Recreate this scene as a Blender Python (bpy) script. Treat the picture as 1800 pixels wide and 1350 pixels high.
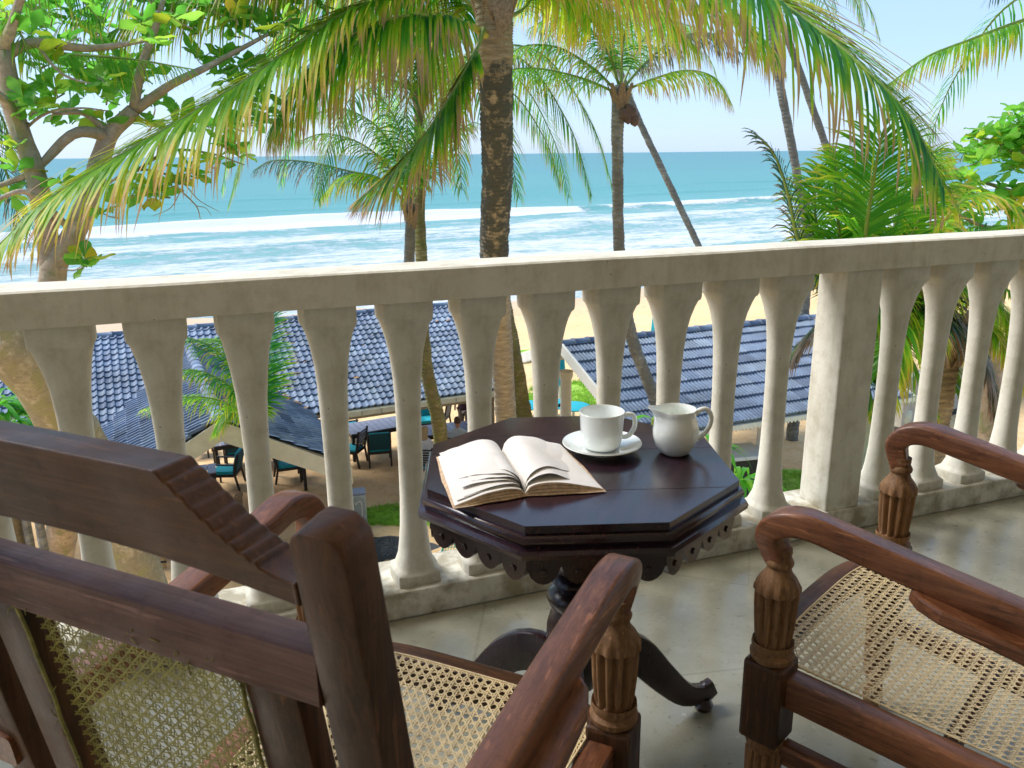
import bpy, math, random
import numpy as np
from mathutils import Vector, Matrix, noise as mnoise
random.seed(7); rng = np.random.default_rng(7)
R = math.radians
for o in list(bpy.data.objects): bpy.data.objects.remove(o)
sc = bpy.context.scene; COL = sc.collection

# ------------------------------------------------------------------ camera
EYE = 1.30; FPX = 1450.0; PITCH = math.atan(405/FPX); ROLL = 0.0105
cam = bpy.data.cameras.new('camera'); camo = bpy.data.objects.new('camera', cam); COL.objects.link(camo)
cam.sensor_width = 36; cam.lens = FPX/1800*36; cam.clip_start = 0.02; cam.clip_end = 60000
camo.matrix_world = Matrix.Translation((0, 0, EYE)) @ Matrix.Rotation(math.pi/2-PITCH, 4, 'X') @ Matrix.Rotation(-ROLL, 4, 'Z')
cam.dof.use_dof = True; cam.dof.focus_distance = 2.6; cam.dof.aperture_fstop = 16
sc.camera = camo
# ------------------------------------------------------------------ world, sun, exposure
SUN_EL, SUN_AZ = R(50), R(284)          # azimuth clockwise from +Y (the sea is ahead)
w = bpy.data.worlds.new('World'); sc.world = w; w.use_nodes = True
nt = w.node_tree; bg = nt.nodes['Background']
sky = nt.nodes.new('ShaderNodeTexSky'); sky.sky_type = 'NISHITA'; sky.sun_disc = False
sky.sun_elevation = SUN_EL; sky.sun_rotation = SUN_AZ; sky.air_density = 1.0; sky.dust_density = 0.4; sky.ozone_density = 1.6
hz = nt.nodes.new('ShaderNodeMix'); hz.data_type = 'RGBA'; hz.inputs[0].default_value = .90; hz.inputs[7].default_value = (.72, 1.07, 1.62, 1)   # thin bright haze over the whole sky
nt.links.new(sky.outputs[0], hz.inputs[6]); nt.links.new(hz.outputs[2], bg.inputs[0]); bg.inputs[1].default_value = 0.15
sl = bpy.data.lights.new('sun', 'SUN'); sl.energy = 1.5; sl.angle = R(34); sl.color = (1, .95, .87)
so = bpy.data.objects.new('sun', sl); COL.objects.link(so)
sd = Vector((math.sin(SUN_AZ)*math.cos(SUN_EL), math.cos(SUN_AZ)*math.cos(SUN_EL), math.sin(SUN_EL)))
so.rotation_euler = sd.to_track_quat('Z', 'Y').to_euler(); so.location = (0, 0, 30)
vs = sc.view_settings; vs.view_transform = 'Standard'; vs.look = 'None'; vs.gamma = 1; vs.exposure = 2.0
try: vs.use_curve_mapping = False
except Exception: pass
sc.render.engine = 'CYCLES'; cy = sc.cycles
cy.use_denoising = True; cy.max_bounces = 8; cy.diffuse_bounces = 5; cy.glossy_bounces = 4; cy.transmission_bounces = 4
cy.transparent_max_bounces = 8; cy.caustics_reflective = False; cy.caustics_refractive = False

# ------------------------------------------------------------------ helpers
def ray(px, py):
    X, Y = px-900, py-675; c, s = math.cos(ROLL), math.sin(ROLL)
    x = X*c-Y*s; y = X*s+Y*c
    return Vector((x, FPX*math.cos(PITCH)-y*math.sin(PITCH), -y*math.cos(PITCH)-FPX*math.sin(PITCH)))
def at(px, py, y): r = ray(px, py); return Vector((0, 0, EYE))+r*(y/r.y)      # point at distance y ahead
def on(px, py, z): r = ray(px, py); return Vector((0, 0, EYE))+r*((z-EYE)/r.z)  # point at height z
def pix(P):
    x, y, z = P[0], P[1], P[2]-EYE; cp, sp = math.cos(PITCH), math.sin(PITCH)
    d = y*cp-z*sp; u = y*sp+z*cp
    X = FPX*x/d; Y = -FPX*u/d; c, s = math.cos(ROLL), math.sin(ROLL)
    return 900+X*c+Y*s, 675+Y*c-X*s, d

class MB:
    def __init__(s): s.v = []; s.f = []; s.c = []
    def add(s, vs, fs, col=None):
        b = len(s.v); s.v += [tuple(p) for p in vs]; s.f += [tuple(i+b for i in f) for f in fs]
        s.c += [col or (0, 0, 0, 1)]*len(vs) if not isinstance(col, list) else col
        return s
    def box(s, x0, x1, y0, y1, z0, z1, M=None, col=None):
        vs = [Vector(p) for p in ((x0,y0,z0),(x1,y0,z0),(x1,y1,z0),(x0,y1,z0),(x0,y0,z1),(x1,y0,z1),(x1,y1,z1),(x0,y1,z1))]
        if M is not None: vs = [M @ p for p in vs]
        return s.add(vs, [(3,2,1,0),(4,5,6,7),(0,1,5,4),(1,2,6,5),(2,3,7,6),(3,0,4,7)], col)
    def prism(s, poly, z0, z1, M=None, col=None):
        n = len(poly); vs = [Vector((p[0], p[1], z0)) for p in poly]+[Vector((p[0], p[1], z1)) for p in poly]
        if M is not None: vs = [M @ p for p in vs]
        return s.add(vs, [tuple(range(n-1, -1, -1)), tuple(range(n, 2*n))]+[(i, (i+1) % n, (i+1) % n+n, i+n) for i in range(n)], col)
    def lathe(s, prof, seg=24, M=None, mod=None, caps=True, col=None):
        vs = []
        for k, (r, z) in enumerate(prof):
            for i in range(seg):
                a = 2*math.pi*i/seg; rr = r*(mod(a, z) if mod else 1)
                vs.append(Vector((rr*math.cos(a), rr*math.sin(a), z)))
        n = len(prof); fs = [(k*seg+i, k*seg+(i+1) % seg, (k+1)*seg+(i+1) % seg, (k+1)*seg+i) for k in range(n-1) for i in range(seg)]
        if caps: fs += [tuple(range(seg-1, -1, -1)), tuple((n-1)*seg+i for i in range(seg))]
        if M is not None: vs = [M @ p for p in vs]
        return s.add(vs, fs, col)
    def sweep(s, pts, secs, up=Vector((0, 0, 1)), caps=True, M=None, col=None):
        # secs: one section (list of (a,b): a sideways, b up) or one per point
        pts = [Vector(p) for p in pts]; n = len(pts)
        if not isinstance(secs[0], list): secs = [secs]*n
        m = len(secs[0]); vs = []; side0 = None
        for i, p in enumerate(pts):
            t = (pts[min(i+1, n-1)]-pts[max(i-1, 0)]).normalized()
            sd = t.cross(up)
            if sd.length < .05: sd = side0 if side0 is not None else t.cross(Vector((0, 1, 0)))
            sd.normalize()
            if side0 is not None and sd.dot(side0) < 0: sd = -sd
            side0 = sd; u = sd.cross(t).normalized()
            vs += [p+sd*a+u*b for a, b in secs[i]]
        fs = [(k*m+i, k*m+(i+1) % m, (k+1)*m+(i+1) % m, (k+1)*m+i) for k in range(n-1) for i in range(m)]
        if caps: fs += [tuple(range(m-1, -1, -1)), tuple((n-1)*m+i for i in range(m))]
        if M is not None: vs = [M @ p for p in vs]
        return s.add(vs, fs, col)
    def tube(s, pts, r, seg=8, caps=True, M=None, col=None, up=Vector((0, 0, 1)), wob=0):
        rs = r if isinstance(r, (list, tuple)) else [r]*len(pts)
        secs = [[(q*math.cos(2*math.pi*i/seg)*(1+wob*random.uniform(-1, 1)), q*math.sin(2*math.pi*i/seg)*(1+wob*random.uniform(-1, 1))) for i in range(seg)] for q in rs]
        return s.sweep(pts, secs, up=up, caps=caps, M=M, col=col)
    def mesh(s, name, mat, smooth=True):
        me = bpy.data.meshes.new(name); me.from_pydata(s.v, [], s.f)
        if any(c != (0, 0, 0, 1) for c in s.c[:50]) or any(c != (0, 0, 0, 1) for c in s.c[::97]):
            at_ = me.color_attributes.new('Col', 'FLOAT_COLOR', 'POINT'); at_.data.foreach_set('color', np.array(s.c, dtype=np.float32).ravel())
        if mat: me.materials.append(mat)
        me.validate(); me.update()
        if smooth: me.polygons.foreach_set('use_smooth', [True]*len(me.polygons))
        return me
    def build(s, name, mat, parent=None, smooth=True, bevel=0, fix=False, angle=35):
        me = s.mesh(name, mat, smooth)
        o = bpy.data.objects.new(name, me); COL.objects.link(o)
        if parent is not None:
            o.parent = parent
            if fix: o.matrix_parent_inverse = parent.matrix_basis.inverted()   # coordinates were given in the world
        if smooth and angle < 180:
            try: me.set_sharp_from_angle(angle=R(angle))
            except Exception: pass
        if bevel:
            b = o.modifiers.new('bevel', 'BEVEL'); b.width = bevel; b.segments = 2; b.limit_method = 'ANGLE'; b.angle_limit = R(40)
        return o
def tag(o, label=None, cat=None, group=None, kind=None):
    if label: o['label'] = label
    if cat: o['category'] = cat
    if group: o['group'] = group
    if kind: o['kind'] = kind
    return o
def empty(name, loc=(0, 0, 0), rz=0, label=None, cat=None, group=None, kind=None):
    o = bpy.data.objects.new(name, None); o.empty_display_size = .1; COL.objects.link(o)
    o.location = loc; o.rotation_euler = (0, 0, rz)
    o.matrix_basis  # noqa
    return tag(o, label, cat, group, kind)
def copy_tree(o, parent=None):
    c = o.copy(); COL.objects.link(c)
    if parent is not None: c.parent = parent
    for ch in list(o.children): copy_tree(ch, c)
    return c
def link(name, me, parent, M):
    o = bpy.data.objects.new(name, me); COL.objects.link(o); o.parent = parent; o.matrix_basis = M; return o
def rsec(w_, h, c=.25, n=2):     # rounded rectangle section
    r = min(w_, h)*c; out = []
    for cx, cy, a0 in ((w_/2-r, h/2-r, 0), (-w_/2+r, h/2-r, 90), (-w_/2+r, -h/2+r, 180), (w_/2-r, -h/2+r, 270)):
        for k in range(n+1):
            a = R(a0+90*k/n); out.append((cx+r*math.cos(a), cy+r*math.sin(a)))
    return out
def crv(pts, n=24):    # Catmull-Rom through control points
    P = [Vector(p) for p in pts]; P = [P[0]*2-P[1]]+P+[P[-1]*2-P[-2]]; out = []; m = len(P)-3
    for i in range(n+1):
        t = i/n*m; k = min(int(t), m-1); t -= k; a, b, c, d = P[k:k+4]
        out.append(.5*((2*b)+(c-a)*t+(2*a-5*b+4*c-d)*t*t+(3*b-a-3*c+d)*t**3))
    return out

# ------------------------------------------------------------------ materials
class NT:
    def __init__(s, name):
        s.m = bpy.data.materials.new(name); s.m.use_nodes = True; s.t = s.m.node_tree; s.b = s.t.nodes['Principled BSDF']; s.out = s.t.nodes['Material Output']
        s.tc = s.t.nodes.new('ShaderNodeTexCoord')
    def n(s, ty, **k):
        o = s.t.nodes.new('ShaderNode'+ty)
        for a, b in k.items(): setattr(o, a, b)
        return o
    def l(s, a, b): s.t.links.new(a, b)
    def set(s, **k):
        for a, b in k.items():
            a = a.replace('_', ' ')
            if isinstance(b, (int, float, tuple)): s.b.inputs[a].default_value = b if not isinstance(b, tuple) or len(b) == 4 else (*b, 1)
            else: s.l(b, s.b.inputs[a])
    def map(s, scale=(1, 1, 1), rot=(0, 0, 0), src='Object'):
        m = s.n('Mapping'); s.l(s.tc.outputs[src], m.inputs[0]); m.inputs['Scale'].default_value = scale; m.inputs['Rotation'].default_value = rot; return m.outputs[0]
    def noise(s, scale, detail=4, vec=None, rough=.6, dist=0):
        o = s.n('TexNoise'); o.inputs['Scale'].default_value = scale; o.inputs['Detail'].default_value = detail; o.inputs['Roughness'].default_value = rough; o.inputs['Distortion'].default_value = dist
        s.l(vec if vec is not None else s.tc.outputs['Object'], o.inputs['Vector']); return o.outputs['Fac']
    def ramp(s, fac, stops, interp='LINEAR'):
        o = s.n('ValToRGB'); s.l(fac, o.inputs[0]); cr = o.color_ramp; cr.interpolation = interp
        while len(cr.elements) < len(stops): cr.elements.new(.5)
        for e, (p, c) in zip(cr.elements, stops): e.position = p; e.color = (*c, 1) if len(c) == 3 else c
        return o.outputs[0]
    def math(s, op, a, b=None, c=None):
        o = s.n('Math', operation=op)
        for i, x in enumerate((a, b, c)):
            if x is None: continue
            if isinstance(x, (int, float)): o.inputs[i].default_value = x
            else: s.l(x, o.inputs[i])
        return o.outputs[0]
    def mix(s, fac, a, b, typ='MIX'):
        o = s.n('Mix', data_type='RGBA', blend_type=typ)
        for i, x in ((0, fac), (6, a), (7, b)):
            if isinstance(x, (int, float)): o.inputs[i].default_value = x
            elif isinstance(x, tuple): o.inputs[i].default_value = (*x, 1) if len(x) == 3 else x
            else: s.l(x, o.inputs[i])
        return o.outputs[2]
    def bump(s, h, strength=.3, dist=.01):
        o = s.n('Bump'); o.inputs['Strength'].default_value = strength; o.inputs['Distance'].default_value = dist; s.l(h, o.inputs['Height']); s.l(o.outputs[0], s.b.inputs['Normal']); return o
G3 = lambda v: (v, v, v)

def mat_plain(name, col, rough=.5, var=.25, scale=8, bump=0, bscale=40, metal=0, coat=0, spec=.5):
    n = NT(name); f = n.noise(scale)
    n.set(Base_Color=n.ramp(f, [(.3, tuple(c*(1-var) for c in col)), (.7, tuple(min(1, c*(1+var)) for c in col))]), Roughness=rough, Metallic=metal, Coat_Weight=coat)
    n.b.inputs['Specular IOR Level'].default_value = spec
    if bump: n.bump(n.noise(bscale, 5), bump, .004)
    return n.m

def mat_plaster():
    n = NT('painted concrete'); a = n.noise(3, 6); b = n.noise(14, 8, rough=.7)
    base = n.ramp(a, [(.3, (.53, .51, .44)), (.55, (.61, .595, .525)), (.8, (.68, .665, .605))])
    dirt = n.ramp(b, [(.34, (.50, .44, .33)), (.52, (1, 1, 1))])
    c1 = n.mix(.30, base, dirt, 'MULTIPLY')
    stk = n.ramp(n.noise(5, 6, vec=n.map((5, 5, .7))), [(.36, (.62, .60, .50)), (.5, (1, 1, 1))]); c1 = n.mix(.28, c1, stk, 'MULTIPLY')
    v = n.n('TexVoronoi'); v.inputs['Scale'].default_value = 26; n.l(n.tc.outputs['Object'], v.inputs['Vector'])
    pit = n.ramp(v.outputs['Distance'], [(.035, G3(.25)), (.07, G3(1))])
    # hair cracks
    v2 = n.n('TexVoronoi', feature='DISTANCE_TO_EDGE'); v2.inputs['Scale'].default_value = 2.6
    mm = n.n('Mapping'); mm.inputs['Scale'].default_value = (1.6, 1.6, .6); n.l(n.tc.outputs['Object'], mm.inputs[0])
    wv = n.n('Mix', data_type='VECTOR'); wv.inputs[0].default_value = .12; n.l(mm.outputs[0], wv.inputs[4])
    nz = n.n('TexNoise'); nz.inputs['Scale'].default_value = 9; n.l(n.tc.outputs['Object'], nz.inputs['Vector']); n.l(nz.outputs['Color'], wv.inputs[5]); n.l(wv.outputs[1], v2.inputs['Vector'])
    crack = n.ramp(v2.outputs['Distance'], [(.001, G3(.5)), (.004, G3(1))])
    ck = n.mix(n.ramp(n.noise(2.2), [(.62, G3(0)), (.70, G3(.22))]), (1, 1, 1), crack)
    pk = n.mix(n.ramp(n.noise(5), [(.5, G3(0)), (.56, G3(1))]), (1, 1, 1), pit)
    c = n.mix(1., n.mix(1., c1, pk, 'MULTIPLY'), ck, 'MULTIPLY')
    sz = n.n('SeparateXYZ'); n.l(n.tc.outputs['Object'], sz.inputs[0]); mr = n.n('MapRange'); n.l(sz.outputs[2], mr.inputs[0]); mr.inputs[1].default_value = .17; mr.inputs[2].default_value = .085
    gr = n.math('MULTIPLY', mr.outputs[0], n.ramp(n.noise(11, 7), [(.42, G3(0)), (.6, G3(.75))])); c = n.mix(gr, c, (.20, .165, .09))
    n.set(Base_Color=c, Roughness=.72)
    h = n.math('ADD', n.math('MULTIPLY', n.noise(45, 8), .5), n.math('MULTIPLY', pk, .4))
    n.bump(n.math('ADD', h, n.math('MULTIPLY', ck, .5)), .75, .005); return n.m

def mat_wood(name, dark, mid, light, rough=.34, scale=6, axis='y', coat=.25):
    n = NT(name); sca = {'x': (1, 14, 14), 'y': (14, 1, 14), 'z': (14, 14, 1)}[axis]
    g0 = n.noise(scale*.5, 8, vec=n.map(sca), rough=.7, dist=1.4); g1 = n.noise(scale*1.6, 6, vec=n.map(tuple(v if v > 1 else .6 for v in sca)), rough=.75, dist=.5); g = n.math('ADD', n.math('MULTIPLY', g0, .45), n.math('MULTIPLY', g1, .55)); w_ = n.noise(3.2, 5)
    c = n.ramp(g, [(.36, dark), (.5, mid), (.64, light)])
    scr = n.ramp(n.noise(30, 2, vec=n.map(tuple(3 if v > 1 else .25 for v in sca), (.2, .1, .35))), [(.66, G3(0)), (.70, G3(.5))]); c = n.mix(scr, c, tuple(x*1.9 for x in light))
    c = n.mix(n.ramp(w_, [(.42, G3(0)), (.75, G3(.55))]), c, tuple(x*1.5 for x in light))
    c = n.mix(n.ramp(n.noise(60, 3), [(.3, G3(.35)), (.45, G3(0))]), c, dark)
    n.set(Base_Color=c, Roughness=n.ramp(n.noise(9, 6), [(.3, G3(rough*.8)), (.7, G3(rough*1.5))]), Coat_Weight=coat, Coat_Roughness=.25); n.b.inputs['Specular IOR Level'].default_value = .38
    n.bump(n.math('ADD', n.math('MULTIPLY', g, .7), n.math('MULTIPLY', n.noise(40, 4), .3)), .3, .0025); return n.m

def mat_leaf(name, stops, trans=.62, rough=.45, attr=True, gloss=.5):
    n = NT(name)
    if attr:
        a = n.n('Attribute', attribute_name='Col'); sp = n.n('SeparateColor'); n.l(a.outputs['Color'], sp.inputs[0])
        t = n.math('ADD', n.math('MULTIPLY', sp.outputs[0], .55), n.math('MULTIPLY', sp.outputs[1], .35))
        t = n.math('ADD', t, n.math('SUBTRACT', sp.outputs[2], .5)); t = n.math('ADD', t, n.math('MULTIPLY', n.math('SUBTRACT', n.noise(3), .5), .35))
    else:
        oi = n.n('ObjectInfo'); t = n.math('ADD', n.math('MULTIPLY', oi.outputs['Random'], .75), n.math('MULTIPLY', n.noise(5), .3))
    c = n.ramp(t, stops)
    n.set(Base_Color=c, Roughness=rough); n.b.inputs['Specular IOR Level'].default_value = gloss
    tr = n.n('BsdfTranslucent'); n.l(n.mix(.5, c, c, 'ADD'), tr.inputs[0])
    mx = n.n('MixShader'); mx.inputs[0].default_value = trans; n.l(n.b.outputs[0], mx.inputs[1]); n.l(tr.outputs[0], mx.inputs[2]); n.l(mx.outputs[0], n.out.inputs[0]); return n.m

def mat_trunk(name, base, light, dark, darkz=None, moss=None, ring=22, rs=1, fs=1):
    n = NT(name); z = n.map((1, 1, ring/6)); a = n.noise(5*fs, 8, vec=z, rough=.75); b = n.noise(2.2, 5, vec=n.map((1.5, 1.5, .8)))
    c = n.ramp(a, [(.3, tuple(x*.5 for x in base)), (.5, base), (.7, light)])
    mask = n.ramp(b, [(.42, G3(0)), (.5, G3(1))])
    if darkz:
        sp = n.n('SeparateXYZ'); n.l(n.tc.outputs['Object'], sp.inputs[0])
        mr = n.n('MapRange'); mr.interpolation_type = 'SMOOTHSTEP'; n.l(sp.outputs[2], mr.inputs[0])
        for i, v in enumerate(darkz[:2]): mr.inputs[i+1].default_value = v
        mr2 = n.n('MapRange'); mr2.interpolation_type = 'SMOOTHSTEP'; n.l(sp.outputs[2], mr2.inputs[0])
        for i, v in enumerate(darkz[2:]): mr2.inputs[i+1].default_value = v
        zz = n.math('SUBTRACT', mr.outputs[0], mr2.outputs[0])
        k = n.math('ADD', n.math('MULTIPLY', zz, .8), n.math('MULTIPLY', n.math('SUBTRACT', n.noise(4.5, 8, vec=n.map((1.6, 1.6, .9)), rough=.6), .55), 2.6)); k = n.math('ADD', k, n.math('MULTIPLY', n.math('SUBTRACT', n.noise(6, 5, vec=z), .5), 1.0)); k = n.ramp(k, [(.30, G3(0)), (.62, G3(1))]); c = n.mix(n.math('MULTIPLY', k, .9), c, dark)
    else: c = n.mix(n.math('MULTIPLY', mask, .6), c, dark)
    if moss: c = n.mix(n.ramp(n.noise(6, 6), [(.5, G3(0)), (.62, G3(.85))]), c, moss)
    c = n.mix(n.ramp(n.noise(22, 4), [(.62, G3(0)), (.74, G3(.35))]), c, light)
    n.set(Base_Color=c, Roughness=.85)
    wv = n.n('TexWave', bands_direction='Z'); wv.inputs['Scale'].default_value = ring*rs/6.0; wv.inputs['Distortion'].default_value = 5; wv.inputs['Detail'].default_value = 3; n.l(n.tc.outputs['Object'], wv.inputs['Vector'])
    n.bump(n.math('ADD', n.math('MULTIPLY', wv.outputs['Fac'], .5), a), .8, .02); return n.m

def mat_tile():
    n = NT('blue grey roof tile'); oi = n.n('ObjectInfo'); at_ = n.n('Attribute', attribute_name='Col'); sp = n.n('SeparateColor'); n.l(at_.outputs['Color'], sp.inputs[0])
    r = n.math('FRACT', n.math('ADD', oi.outputs['Random'], sp.outputs[0]))
    c = n.ramp(r, [(0, (.09, .13, .21)), (.12, (.145, .20, .31)), (.6, (.175, .235, .345)), (1, (.235, .30, .40))])
    dirt = n.ramp(n.noise(3, 6, vec=n.tc.outputs['Object']), [(.35, G3(.72)), (.6, G3(1))])
    geo = n.n('NewGeometry'); d2 = n.n('TexNoise'); d2.inputs['Scale'].default_value = 1.3; d2.inputs['Detail'].default_value = 6; n.l(geo.outputs['Position'], d2.inputs['Vector'])
    c = n.mix(1., n.mix(1., c, dirt, 'MULTIPLY'), n.ramp(d2.outputs['Fac'], [(.35, G3(.62)), (.6, G3(1))]), 'MULTIPLY')
    n.set(Base_Color=c, Roughness=.55); n.b.inputs['Specular IOR Level'].default_value = .35; return n.m

def mat_sand():
    n = NT('sand'); g = n.n('NewGeometry'); v = g.outputs['Position']
    big = n.noise(.35, 5, vec=v); fine = n.noise(9, 6, vec=v); mid = n.noise(2.4, 5, vec=v)
    c = n.ramp(big, [(.3, (.68, .445, .215)), (.7, (.76, .53, .285))]); c = n.mix(n.ramp(mid, [(.33, G3(.5)), (.5, G3(0))]), c, (.52, .32, .13))
    c = n.mix(n.ramp(fine, [(.3, G3(.35)), (.42, G3(0))]), c, (.30, .19, .09))
    sp = n.n('SeparateXYZ'); n.l(v, sp.inputs[0])
    # wet sand near the water line
    s_ = n.math('ADD', n.math('MULTIPLY', sp.outputs[0], -math.sin(R(32))), n.math('MULTIPLY', sp.outputs[1], math.cos(R(32))))
    s_ = n.math('ADD', s_, n.math('MULTIPLY', big, 3)); wet = n.ramp(n.math('MULTIPLY', n.math('SUBTRACT', s_, 34), .12), [(0, G3(0)), (1, G3(1))])
    c = n.mix(n.math('MULTIPLY', wet, .55), c, (.40, .31, .22))
    n.set(Base_Color=c, Roughness=n.math('SUBTRACT', .92, n.math('MULTIPLY', wet, .4)))
    n.bump(n.math('ADD', n.math('MULTIPLY', n.noise(5, 6, vec=v), .8), n.math('MULTIPLY', fine, .3)), .7, .06); return n.m

def mat_sea():
    n = NT('sea water'); g = n.n('NewGeometry'); v = g.outputs['Position']; sp = n.n('SeparateXYZ'); n.l(v, sp.inputs[0]); x, y = sp.outputs[0], sp.outputs[1]
    a = R(32)
    s_ = n.math('ADD', n.math('MULTIPLY', x, -math.sin(a)), n.math('MULTIPLY', y, math.cos(a)))
    t_ = n.math('ADD', n.math('MULTIPLY', x, math.cos(a)), n.math('MULTIPLY', y, math.sin(a)))
    cb = n.n('CombineXYZ'); n.l(n.math('MULTIPLY', s_, 1), cb.inputs[0]); n.l(n.math('MULTIPLY', t_, .28), cb.inputs[1]); st = cb.outputs[0]
    warp = n.math('MULTIPLY', n.math('SUBTRACT', n.noise(.055, 3, vec=st), .5), 22)
    warp2 = n.math('MULTIPLY', n.math('SUBTRACT', n.noise(.35, 4, vec=st), .5), 5)
    sw = n.math('ADD', n.math('ADD', s_, warp), warp2)
    # how much foam by distance from the shore (surf rows)
    f = n.math('DIVIDE', n.math('SUBTRACT', sw, 36), 100)
    foam = n.ramp(f, [(0, G3(.85)), (.08, G3(.9)), (.13, G3(.42)), (.20, G3(.5)), (.26, G3(.95)), (.36, G3(.72)), (.42, G3(.52)), (.48, G3(.86)), (.55, G3(.8)), (.60, G3(.45)), (.66, G3(.46)), (.69, G3(.30)), (1, G3(.0))])
    # breaker row, crisp
    br = n.math('ADD', s_, n.math('ADD', n.math('MULTIPLY', warp2, .5), n.math('MULTIPLY', n.math('SUBTRACT', n.noise(.05, 2, vec=st), .5), 9)))
    b = n.math('DIVIDE', n.math('SUBTRACT', br, 92), 30)
    brk = n.ramp(b, [(.18, G3(.1)), (.34, G3(.5)), (.46, G3(.95)), (.72, G3(1)), (.77, G3(0))])
    lull = n.ramp(n.noise(.028, 2, vec=t_vec(n, t_)), [(.34, G3(.05)), (.46, G3(1))])
    brk = n.math('MULTIPLY', brk, lull)
    fn = n.noise(.42, 9, vec=st, rough=.75); fn2 = n.noise(2.6, 6, vec=st, rough=.75)
    fm = n.math('ADD', n.math('MULTIPLY', fn, .7), n.math('MULTIPLY', fn2, .3))
    c2 = n.n('CombineXYZ'); n.l(s_, c2.inputs[0]); n.l(n.math('MULTIPLY', t_, .6), c2.inputs[1]); f3 = n.noise(1.5, 8, vec=c2.outputs[0], rough=.8)
    lace = n.math('ADD', n.math('ADD', foam, n.math('MULTIPLY', n.math('SUBTRACT', fm, .5), 3.4)), n.math('MULTIPLY', n.math('SUBTRACT', f3, .5), 1.5)); lace = n.ramp(lace, [(.42, G3(.06)), (.66, G3(.6)), (.95, G3(1))])
    lb = n.math('ADD', n.math('ADD', brk, n.math('MULTIPLY', n.math('SUBTRACT', fm, .5), .9)), n.math('MULTIPLY', n.math('SUBTRACT', f3, .5), 1.1)); lb = n.ramp(lb, [(.45, G3(0)), (.65, G3(1))])
    fo = n.math('MAXIMUM', lace, lb)
    far = n.ramp(n.math('DIVIDE', s_, 1200), [(0, (.19, .38, .36)), (.06, (.16, .37, .355)), (.085, (.10, .31, .30)), (.12, (.040, .235, .23)), (.3, (.026, .185, .19)), (1, (.020, .15, .175))])
    c = n.mix(n.math('MULTIPLY', n.noise(.02, 4, vec=st), .5), far, (.05, .25, .25))
    c = n.mix(fo, c, (.54, .57, .61))
    n.set(Base_Color=c, Roughness=n.math('ADD', .28, n.math('MULTIPLY', fo, .55)), IOR=1.33); n.b.inputs['Specular IOR Level'].default_value = .12
    hb = n.math('ADD', n.noise(.5, 8, vec=st, rough=.7), n.math('MULTIPLY', fo, .35)); n.bump(hb, .75, .35); return n.m
def t_vec(n, t_):
    cb = n.n('CombineXYZ'); n.l(t_, cb.inputs[0]); return cb.outputs[0]

def mat_floor():
    n = NT('polished cement floor'); a = n.noise(1.6, 7, rough=.65); b = n.noise(9, 8, rough=.75)
    c = n.ramp(a, [(.3, (.21, .205, .15)), (.5, (.31, .305, .235)), (.72, (.42, .415, .345))])
    c = n.mix(n.ramp(b, [(.55, G3(0)), (.72, G3(.4))]), c, (.42, .40, .33)); c = n.mix(n.ramp(n.noise(25, 5), [(.28, G3(.5)), (.4, G3(0))]), c, (.12, .10, .06))
    vo = n.n('TexVoronoi'); vo.inputs['Scale'].default_value = 9; n.l(n.tc.outputs['Object'], vo.inputs['Vector']); sp = n.ramp(vo.outputs['Distance'], [(.05, G3(.65)), (.085, G3(0))])
    sp = n.math('MULTIPLY', sp, n.ramp(n.noise(3), [(.52, G3(0)), (.58, G3(1))])); c = n.mix(sp, c, (.55, .54, .48))
    vc = n.n('TexVoronoi', feature='DISTANCE_TO_EDGE'); vc.inputs['Scale'].default_value = 1.1; n.l(n.tc.outputs['Object'], vc.inputs['Vector']); c = n.mix(n.ramp(vc.outputs['Distance'], [(.0006, G3(.32)), (.0022, G3(0))]), c, (.10, .09, .06))
    c = n.mix(n.ramp(n.noise(70, 3), [(.30, G3(.5)), (.36, G3(0))]), c, (.10, .085, .05))
    n.set(Base_Color=c, Roughness=n.ramp(n.noise(5, 7), [(.3, G3(.10)), (.7, G3(.32))])); n.b.inputs['Specular IOR Level'].default_value = .6
    n.bump(n.noise(4, 6), .12, .006); return n.m

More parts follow.
